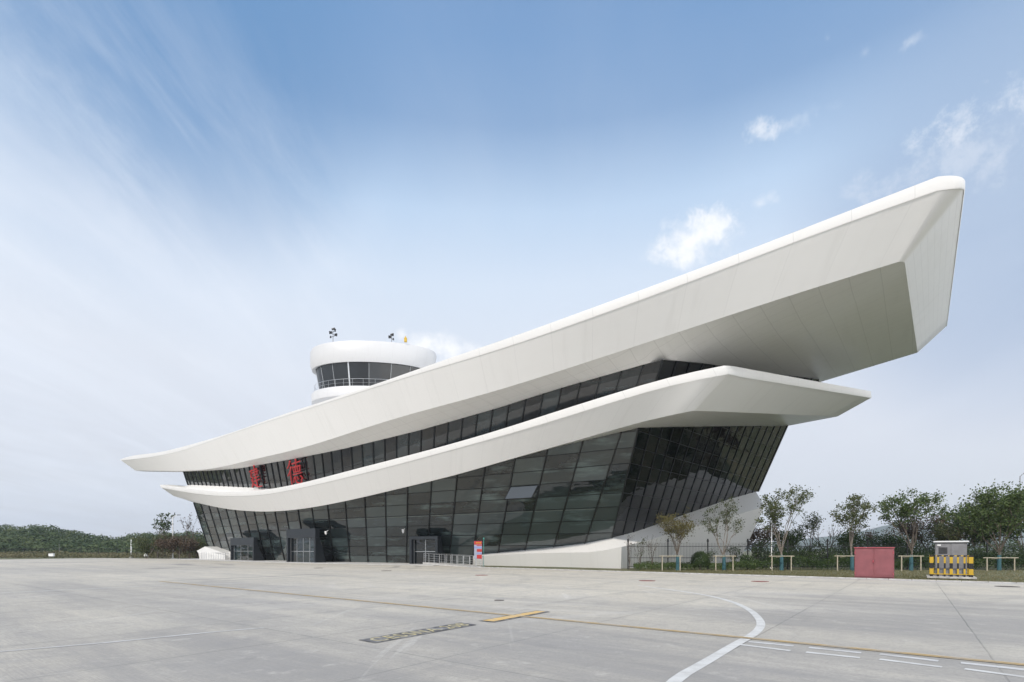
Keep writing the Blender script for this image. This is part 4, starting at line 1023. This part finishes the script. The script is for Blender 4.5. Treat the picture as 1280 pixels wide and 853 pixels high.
g=MB();g.box((-.03,-.035,H*.56),(.05,.05,.13));g.tube((-.03,-.06,H*.56-.06),(-.03,-.06,H*.56+.03),.03,n=8);g.build('handle',M['red2'],cab)
g=MB();g.box((0,.1,H+.05),(.12,.12,.09));g.build('vent_cap',M['dark'],cab)
Zb=29.5;pad=MB();bcx=(1189-640)/F*Zb;vv=np.array([.607,.794]);cc=np.array([bcx,Zb])+vv*.8;pad.box((cc[0],cc[1],.055),(2.15,2.0,.11),RZ)
o=pad.build('concrete_pad',M['concrete'],bevel=.02);setp(o,'pale concrete pad under the striped barrier','pad')
H=ht(678.2,30.4);w=1.41;ubc=np.array([(1188.5-640)/F*30.2,30.2])
ub=thing('utility_box','grey utility box with white lid inside the striped barrier','utility box',(ubc[0],ubc[1],.11));ub.rotation_euler=(0,0,RZ)
g=MB();g.box((0,.3,(H-.11)/2),(w,.7,H-.11));g.build('body',M['grey'],ub,bevel=.01)
g=MB();g.box((0,.28,H-.11+.04),(w+.16,.9,.08));g.build('lid',mat('pale_lid',(.62,.63,.64),.4),ub,bevel=.01)
for s_ in(-1,1):
    g=MB();g.box((s_*w/4,-.065,(H-.11)/2),(w/2-.05,.03,H-.3));g.build('door',M['grey'],ub,bevel=.006)
g=MB()
for k in range(7): g.box((-w/4,-.09,H-.75+.055*k),(w*.28,.02,.03))
g.build('louvre',M['dark'],ub)
g=MB();g.box((-w/2+.18,-.09,H-.27),(.16,.02,.06));g.build('nameplate',M['white'],ub)
bar=thing('striped_barrier','yellow and black striped safety barrier round the grey utility box','barrier',(bcx,Zb,.11));bar.rotation_euler=(0,0,RZ)
bw=1.92;Hb=ht(694.3,Zb)-.11
def striped(x,y,w,d):
    n=4;g=MB()
    segs=[(0,.10,1),(.10,.37,0),(.37,.63,1),(.63,.92,0),(.92,1.0,1)]
    for a,b,mi in segs: g.box((x,y,Hb*(a+b)/2),(w,d,Hb*(b-a)-.001),mi=mi)
    return g
xs_=[-bw/2+.09,0,bw/2-.12];ws=[.14,.14,.19]
for x,wd in zip(xs_,ws): striped(x,0,wd,.16).build('thick_post',[M['yellow'],M['black']],bar)
for x in(-bw/2+.13,bw/2-.16): striped(x,1.55,.2,.16).build('thick_post',[M['yellow'],M['black']],bar)
for a,b in((xs_[0],xs_[1]),(xs_[1],xs_[2])):
    for k in(1,2): striped(a+(b-a)*k/3+.01,0,.085,.07).build('thin_post',[M['yellow'],M['black']],bar)
for z in(.14,Hb-.03):
    g=MB()
    for k in range(14):
        xx=-bw/2+bw*(k+.5)/14;g.box((xx,.01,z),(bw/14-.002,.04,.05),mi=k%2 if z>1 else 0)
    for s_ in(-1,1): g.box((s_*(bw/2-.13),.77,z),(.05,1.4,.05),mi=0)
    g.build('rail',[M['yellow'],M['black']],bar)
# ------------------------------------------------------------ sign and ramp by the plinth
Zs=EYE*F/(708.9-YH);
sg=thing('notice_sign','red, blue and white notice board on two posts at the plinth corner','sign',((597.5-640)/F*Zs,Zs,0))
pw=9.8/F*Zs;pt_,pb_=ht(676.6,Zs),ht(699,Zs)
g=MB();g.box((0,0,(pt_+pb_)/2),(pw,.07,pt_-pb_));bd=g.build('board',mat('board_bluegrey',(.30,.32,.40),.5),sg,bevel=.01)
rows=[(.0,.20,'signred',0,1),(.22,.27,'signred',.32,1),(.30,.40,'signblue',0,1),(.44,.60,'signred',.34,1),(.65,.72,'signblue',.34,1),(.76,.98,'signred',.34,1)]
for a,b,mt,xa,xb in rows:
    g=MB();hh=pt_-pb_;zc=pt_-hh*(a+b)/2;g.box((-pw/2+pw*(xa+xb)/2,-.042,zc),(pw*(xb-xa)-.02,.012,hh*(b-a)-.01));g.build('colour_field',M[mt],bd)
g=MB()
for k in range(4): g.box((-pw*.18+k*pw*.17,-.053,pt_-(pt_-pb_)*.10),(pw*.12,.008,.10))
g.build('header_lettering',M['yellow'],bd)
for s_ in(-1,1):
    g=MB();g.tube((s_*pw*.3,.02,0),(s_*pw*.3,.02,pb_+.1),.03,n=8);g.build('leg',M['steel'],sg)
g=MB();g.box((pw*.72,.12,(pt_+pb_)/2+.45),(.05,.05,(pt_-pb_)*.6));g.box((pw*.72,.12,pt_+.25),(.12,.08,.16));g.tube((pw*.72,.12,0),(pw*.72,.12,pt_),.02,n=6);g.build('side_marker',mat('teal_marker',(.05,.25,.22),.5),sg)
# ramp railing
a=gnd(530,706.0);b=gnd(587,709.0);ax_=(b-a)/np.linalg.norm(b-a);Lr=np.linalg.norm(b-a)
n_=np.array([-ax_[1],ax_[0],0]);n_=n_ if n_[1]>0 else -n_
rp=thing('ramp_railing','stainless double handrail along the entrance ramp','railing',tuple(a))
for row,offn in enumerate((0,1.5)):
    for k in range(9):
        g=MB();d=Lr*k/8;zz=.26*(1-k/8);P=ax_*d+n_*offn;g.tube((P[0],P[1],0),(P[0],P[1],zz+1.0),.028,n=8);g.build('post',M['steel'],rp)
    for z in(1.0,.75,.5,.28):
        g=MB();P=n_*offn;Q_=ax_*Lr+n_*offn;g.tube((P[0],P[1],z+.26),(Q_[0],Q_[1],z),.028 if z>.9 else .016,n=8);g.build('handrail',M['steel'],rp)
g=MB();c0=np.array([0,0,0]);w0=n_*1.7
g.add([-n_*.15,ax_*Lr-n_*.15,ax_*Lr+w0,w0,-n_*.15+(0,0,.26),ax_*Lr-n_*.15+(0,0,.03),ax_*Lr+w0+(0,0,.03),w0+(0,0,.26)],[(0,1,5,4),(1,2,6,5),(2,3,7,6),(3,0,4,7),(4,5,6,7)])
rmp=g.build('ramp',M['walk']);rmp.location=tuple(a);setp(rmp,'low pale ramp under the stainless handrails','ramp',kind='structure')
# ------------------------------------------------------------ left side: wood, bushes, fence
def wood():
    rg=random.Random(11);mb=MB();tr=MB()
    sky=([-260,-150,0,8,20,40,52,66,76,84,95,108,125,140,150,160,172,190,205,222,240,262,300],[660,657,656,655,657,656,654.5,657,661,660.5,664,666,668,672,671,668,665,664,665,664,663,664,668])
    n=0
    for layer,(Zl,frac,hh) in enumerate(((150,.40,7),(170,.62,8),(195,.80,8.5),(225,.97,9))):
        x=-330
        while x<290:
            ysk=interp(x,*sky);Z=Zl+rg.uniform(-8,8);topy=692-(692-ysk)*frac*rg.uniform(.93,1.03)
            zt=ht(topy,Z);cr=rg.uniform(3.0,4.8);X=(x-640)/F*Z;cz=zt-cr*.8
            tone=rg.uniform(-.34,.40)
            nl=330 if -60<x<270 else 120
            for i in range(nl):
                th=rg.uniform(0,2*math.pi);ph=math.asin(rg.uniform(-.6,1));u=np.array([math.cos(th)*math.cos(ph),math.sin(th)*math.cos(ph),math.sin(ph)])
                r=cr*(1+.45*noise.noise(Vector(u*2.2+np.array([n*1.7,0,0]))))*rg.uniform(.8,1.)
                c=np.array([X,Z,cz])+u*np.array([r*1.1,r,r*.8]);leafquad(mb,c,.8,rg,min(.99,max(.01,.45+tone+rg.gauss(0,.1))),u)
            tr.tube((X,Z,-.1),(X,Z,cz),.25,.12,5);n+=1
            if zt>6:
                for i in range(40):
                    c=np.array([X+rg.gauss(0,2.4),Z-rg.uniform(0,3),rg.uniform(0,cz)]);leafquad(mb,c,1.3,rg,rg.uniform(.05,.4))
            x+=rg.uniform(6.5,10.5)*(150/Z)*1.1
    o=mb.build('wooded_hill',LM['wood']);setp(o,'dark green wood covering the low hill on the left','wood',kind='stuff')
    g=MB();xs=np.linspace(-700,330,60);A_=[];B_=[];C_=[]
    for x in xs:
        ysk=interp(x,*sky);A_.append(np.array([(x-640)/F*140,140,-.05]));B_.append(np.array([(x-640)/F*230,230,max(.5,ht(ysk+9,230))]));C_.append(np.array([(x-640)/F*420,420,-1]))
    g.strip(A_,B_);g.strip(B_,C_)
    setp(g.build('hill_terrain',mat('hill_soil',(.045,.06,.03),.95,nvar=.4,nscale=.1),smooth=True),'low rising ground under the left-hand wood','hill',kind='structure')
wood()
# brush strip in front of the wood
rg=random.Random(8);mb=MB()
for i in range(22000):
    Z=rg.uniform(108,140);x=rg.uniform(-250,262);X=(x-640)/F*Z
    hm=.7+.9*max(0,noise.noise(Vector((X*.12,Z*.1,0)))+.3);z=hm*rg.random()
    leafquad(mb,np.array([X,Z,z]),.42,rg,min(.99,max(.01,.5+.7*noise.noise(Vector((X*.09,Z*.1,5)))+rg.gauss(0,.15))))
setp(mb.build('rough_grass',LM['grass']),'band of rough brownish grass in front of the wood','grass',kind='stuff')
# far fence left
lf=thing('mesh_fence','low dark mesh fence along the far left edge of the apron','fence',px2(0,118))
for k in range(17):
    g=MB();g.box((-24+k*4.2,0,1.1),(.10,.10,2.2));g.build('post',M['dark'],lf)
    if k<16:
        g=MB()
        for z in(.4,1.2,2.05): g.box((-24+k*4.2+2.1,0,z),(4.05,.04,.05))
        for q in range(1,14): g.box((-24+k*4.2+.3*q,0,1.1),(.025,.025,2.0))
        g.build('mesh_panel',M['dark'],lf)
lt=[(197,668,22,103,'olive','rounded olive tree held by pale stakes left of the terminal',dict(nleaf=3400,leaf=.34,clump=1.0,fill=1.4)),
(224,672,19,101,'brown','reddish-brown tree held by crossed pale stakes beside the stern',dict(nleaf=3400,leaf=.3,clump=.9,fill=1.4)),
(246,672,13,108,'olive','green rounded tree partly hidden by the stern',dict(nleaf=2200,leaf=.34,clump=.9,fill=1.4)),
(203,642,13,112,'dark','bare broom-like tree with small leaf tufts above the wood',dict(nleaf=420,leaf=.45,clump=.35)),
(237,644,10,110,'brown','bare upright tree next to the stern, without leaves',dict(nleaf=160,leaf=.3,clump=.3)),
(183,678,12,106,'olive','small olive bushy tree right of the thin white pole',dict(nleaf=1800,leaf=.32,clump=.8,fill=1.4))]
for i,(x,y,hwp,Z,lm,lb,kw) in enumerate(lt):
    o=make_tree('tree',lb,'tree',px2(x,Z),ht(y,Z)+.05,hwp*Z/F,900+i,lm,'bark',group='trees left of the terminal',trunk_h=.2,r0=.13,**kw)
    if i<2:
        for k in range(4):
            g=MB();an=k*math.pi/2+.6;g.tube((1.7*math.cos(an),1.7*math.sin(an),0),(.1*math.cos(an),.1*math.sin(an),3.0),.07,.06,6);g.build('stake',M['barkpale'],o)
for i,(x,y,w_,lb) in enumerate(((64.5,691.8,.95,'small white box standing in the rough grass far left'),(182.5,691.5,.6,'small pale box standing right of the thin white pole'))):
    Z=106;P=(x-640)/F*Z;o=thing('signal_box',lb,'box',(P,Z,-.05));g=MB();g.box((0,0,.72),(w_,.4,.62));g.build('housing',M['white'],o,bevel=.03)
    for s_ in(-1,1):
        g=MB();g.tube((s_*w_*.35,0,0),(s_*w_*.35,0,.42),.04,n=6);g.build('leg',M['grey'],o)
    g=MB();g.box((0,-.02,1.05),(w_+.1,.5,.05));g.build('lid',M['grey'],o)
# ------------------------------------------------------------ distant mountains
def mountain(name,label,x0,x1,Z,prof,seed):
    g=MB();xs=np.linspace(x0,x1,90);rows_=[]
    for j,f in enumerate(np.linspace(0,1,9)):
        row=[]
        for x in xs:
            y=interp(x,*prof);X=(x-640)/F*Z;hh=ht(y,Z)
            nz=noise.noise(Vector((x*.02,f*2.,seed)))*hh*.12
            row.append(np.array([X*(1-.12*(1-f)),Z*(1-.35*(1-f)),hh*(f**1.2)+nz*f-1]))
        rows_.append(row)
    for a,b in zip(rows_[:-1],rows_[1:]): g.strip(a,b)
    setp(g.build(name,mat(name,(.05,.075,.045),.95,nvar=.35,nscale=.01),smooth=True),label,'mountain',kind='structure')
mountain('mountain','distant hazy mountain ridge behind the right-hand trees',820,1500,1700,([820,900,980,1040,1080,1105,1130,1160,1200,1240,1300,1400,1800],[690,684,676,670,663,657,655,660,657,652,655,662,690]),2)
mountain('left_mountain','distant low ridge beyond the left-hand wood',-480,520,1900,([-900,-300,0,150,300,400,520],[676,670,676,683,680,684,692]),5)
# ------------------------------------------------------------ haze
HZ=True
if HZ:
    g=MB();g.box((0,900,69.5),(7400,3000,141));m=bpy.data.materials.new('haze_air');m.use_nodes=True;nt=m.node_tree;nt.nodes.remove(nt.nodes['Principled BSDF']);v=nt.nodes.new('ShaderNodeVolumePrincipled');v.inputs['Color'].default_value=(.80,.87,.97,1);v.inputs['Density'].default_value=.00025;v.inputs['Anisotropy'].default_value=.2;nt.links.new(v.outputs[0],nt.nodes['Material Output'].inputs['Volume'])
    m.cycles.homogeneous_volume=True
    setp(g.build('haze',m),'thin even summer haze filling the air','haze',kind='stuff')
# ------------------------------------------------------------ sky and sun
SAZ=R(216);SEL=R(44)   # azimuth clockwise from +Y
w=bpy.data.worlds.new('World');SC.world=w;w.use_nodes=True;n=NT(w.node_tree);bg=w.node_tree.nodes['Background']
sky=n.n('ShaderNodeTexSky',sky_type='NISHITA',sun_disc=False);sky.sun_elevation=SEL;sky.sun_rotation=SAZ;sky.air_density=1.0;sky.dust_density=1.2;sky.ozone_density=1.6
d=n.n('ShaderNodeTexCoord').outputs['Generated'];nv=n.n('ShaderNodeVectorMath',operation='NORMALIZE');n.l(d,nv.inputs[0]);d=nv.outputs[0]
sp=n.n('ShaderNodeSeparateXYZ');n.l(d,sp.inputs[0]);el=sp.outputs[2]
WHITE=(4.0,4.2,4.5)
hr=n.n('ShaderNodeValToRGB');n.l(el,hr.inputs[0]);_e=hr.color_ramp.elements;hr.color_ramp.interpolation='LINEAR'
_e[0].position=0.0;_e[0].color=(0.7733, 0.7977, 0.8564, 1)
_e[1].position=0.16;_e[1].color=(0.8394, 0.865, 0.9356, 1)
_q=_e.new(0.3);_q.color=(0.8999, 0.9446, 1.0283, 1)
_q=_e.new(0.45);_q.color=(0.7977, 0.9176, 1.0765, 1)
_q=_e.new(0.54);_q.color=(0.6216, 0.7977, 1.0283, 1)
_q=_e.new(0.63);_q.color=(0.2953, 0.4706, 0.7493, 1)
_q=_e.new(0.7);_q.color=(0.2309, 0.4124, 0.7103, 1)
_q=_e.new(1.0);_q.color=(0.0903, 0.2192, 0.5014, 1)
sv=n.n('ShaderNodeVectorMath',operation='SCALE');n.l(hr.outputs[0],sv.inputs[0]);sv.inputs[3].default_value=3.88
col=n.mix(.93,sky.outputs[0],sv.outputs[0])
def lobe(x,y,c0,c1,f,cl):
    global col
    q=n.n('ShaderNodeVectorMath',operation='DOT_PRODUCT');n.l(d,q.inputs[0]);q.inputs[1].default_value=Vector(rayd(x,y)).normalized()
    col=n.mix(n.m('MULTIPLY',n.ss(q.outputs['Value'],c0,c1),f),col,cl)
lobe(190,40,.95,1.0,.75,(0.582, 1.291, 2.432))
lobe(1300,250,.95,1.0,.7,(1.391, 1.93, 2.846))
# clouds live on a plane overhead: direction / height
dv=n.n('ShaderNodeVectorMath',operation='SCALE');n.l(d,dv.inputs[0]);n.l(n.m('DIVIDE',1.,n.m('MAXIMUM',n.m('ADD',el,.12),.05)),dv.inputs[3]);pl=dv.outputs[0]
ci=n.noise(n.mapping(pl,rot=(0,0,R(-12)),sc=(1.5,.6,1)),1.1,8,.55,.35);cb=n.noise(pl,.55,4,.5)
# veil towards the left of the view
vd=Vector((-.95,1.,.42)).normalized()
dp=n.n('ShaderNodeVectorMath',operation='DOT_PRODUCT');n.l(d,dp.inputs[0]);dp.inputs[1].default_value=vd
veil=n.m('MULTIPLY',n.m('MULTIPLY',n.ss(dp.outputs['Value'],.84,.995),n.ss(ci,.36,.66,.25,1.)),n.ss(el,.46,.64,1.,.12));col=n.mix(n.m('MULTIPLY',veil,.55),col,(3.5,3.8,4.3))
ci2=n.noise(n.mapping(pl,rot=(0,0,R(-8)),sc=(2.6,.5,1)),1.5,10,.66,.6)
w2=n.m('MULTIPLY',n.ss(dp.outputs['Value'],.80,.97),n.m('MULTIPLY',n.ss(ci2,.42,.74,0.,.42),n.ss(el,.48,.74,1.,.30)));col=n.mix(w2,col,(3.9,4.15,4.55))
th=n.m('MULTIPLY',n.ss(n.m('ADD',n.m('MULTIPLY',ci,.7),n.m('MULTIPLY',cb,.5)),.55,.85),.12);col=n.mix(th,col,WHITE)
cn=n.noise(d,27,11,.66,.1);cn2=n.noise(d,5,3)
def cloud(x,y,rx,ry,st,cw=(4.6,4.65,4.75),thr=.10,amp=3.8,add=0.):
    global col
    dd=Vector(rayd(x,y));dd.normalize();rt=Vector((dd.y,-dd.x,0)).normalized();up=rt.cross(dd)
    k=1/dd.length;sx=math.sqrt(1+((x-640)/F)**2+((YH-y)/F)**2);ra=rx/F/sx;rb=ry/F/sx
    a=n.n('ShaderNodeVectorMath',operation='DOT_PRODUCT');n.l(d,a.inputs[0]);a.inputs[1].default_value=rt/ra
    b=n.n('ShaderNodeVectorMath',operation='DOT_PRODUCT');n.l(d,b.inputs[0]);b.inputs[1].default_value=up/rb
    f=n.n('ShaderNodeVectorMath',operation='DOT_PRODUCT');n.l(d,f.inputs[0]);f.inputs[1].default_value=dd
    oa=-rt.dot(dd)/ra;ob=-up.dot(dd)/rb
    r2=n.m('SQRT',n.m('ADD',n.m('POWER',a.outputs['Value'],2.),n.m('POWER',b.outputs['Value'],2.)))
    v=n.m('SUBTRACT',n.m('ADD',n.m('SUBTRACT',1.,r2),n.m('MULTIPLY',n.m('SUBTRACT',cn,.5),amp)),.15-add)
    m_=n.m('MULTIPLY',n.ss(v,thr-.05,thr+1.05),st);m_=n.m('MULTIPLY',m_,n.ss(f.outputs['Value'],.3,.5))
    col=n.mix(m_,col,cw)
cloud(866,300,58,30,.92,amp=2.2,add=.28);cloud(888,282,34,26,.85,amp=2.6,add=.25);cloud(836,320,40,14,.7,amp=2.6,add=.2);cloud(948,254,30,17,.45);cloud(950,164,32,20,.5);cloud(975,160,55,14,.25)
cloud(1215,140,70,30,.34,amp=4.6);cloud(1180,205,110,55,.25);cloud(1140,52,22,12,.3);cloud(1082,66,12,10,.2);cloud(1035,48,10,8,.18)
cloud(526,434,28,20,.95,amp=2.4,add=.35);cloud(566,438,26,20,.95,amp=2.4,add=.35);cloud(501,418,12,16,.6,amp=2.4,add=.2);cloud(596,442,22,12,.6,amp=2.4,add=.2);pass
sdv=Vector((math.sin(SAZ)*math.cos(SEL),math.cos(SAZ)*math.cos(SEL),math.sin(SEL)))
# added glow in the unseen sky behind right, brightens the shaded bow faces
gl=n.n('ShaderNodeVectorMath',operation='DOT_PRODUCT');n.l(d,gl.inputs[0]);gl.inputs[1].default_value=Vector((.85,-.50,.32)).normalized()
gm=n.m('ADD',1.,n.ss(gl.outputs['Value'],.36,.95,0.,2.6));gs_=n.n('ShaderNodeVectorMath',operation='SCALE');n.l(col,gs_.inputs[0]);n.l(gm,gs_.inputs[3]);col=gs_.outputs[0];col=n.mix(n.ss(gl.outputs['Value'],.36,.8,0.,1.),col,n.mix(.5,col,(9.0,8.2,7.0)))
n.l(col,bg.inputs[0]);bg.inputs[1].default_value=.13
sun=bpy.data.lights.new('sun','SUN');sun.energy=2.0;sun.angle=R(2.5);sun.color=(1.,.93,.84)
so=bpy.data.objects.new('sun',sun);C.objects.link(so)
sd=Vector((math.sin(SAZ)*math.cos(SEL),math.cos(SAZ)*math.cos(SEL),math.sin(SEL)));so.rotation_euler=sd.to_track_quat('Z','Y').to_euler();so.location=(0,0,60)
# ------------------------------------------------------------ camera
cd=bpy.data.cameras.new('camera');cd.sensor_width=36;cd.sensor_fit='HORIZONTAL';cd.lens=F/1280*36;cd.shift_y=(YH-426.5)/1280;cd.clip_end=9000;cd.clip_start=.05
cam=bpy.data.objects.new('camera',cd);C.objects.link(cam);cam.location=(0,0,EYE);cam.rotation_euler=(R(90),0,0);SC.camera=cam
SC.view_settings.view_transform='Standard';SC.view_settings.look='None';SC.view_settings.gamma=1;SC.view_settings.exposure=0.83
SC.render.engine='CYCLES';SC.cycles.max_bounces=6;SC.cycles.diffuse_bounces=3;SC.cycles.glossy_bounces=3;SC.cycles.use_denoising=True
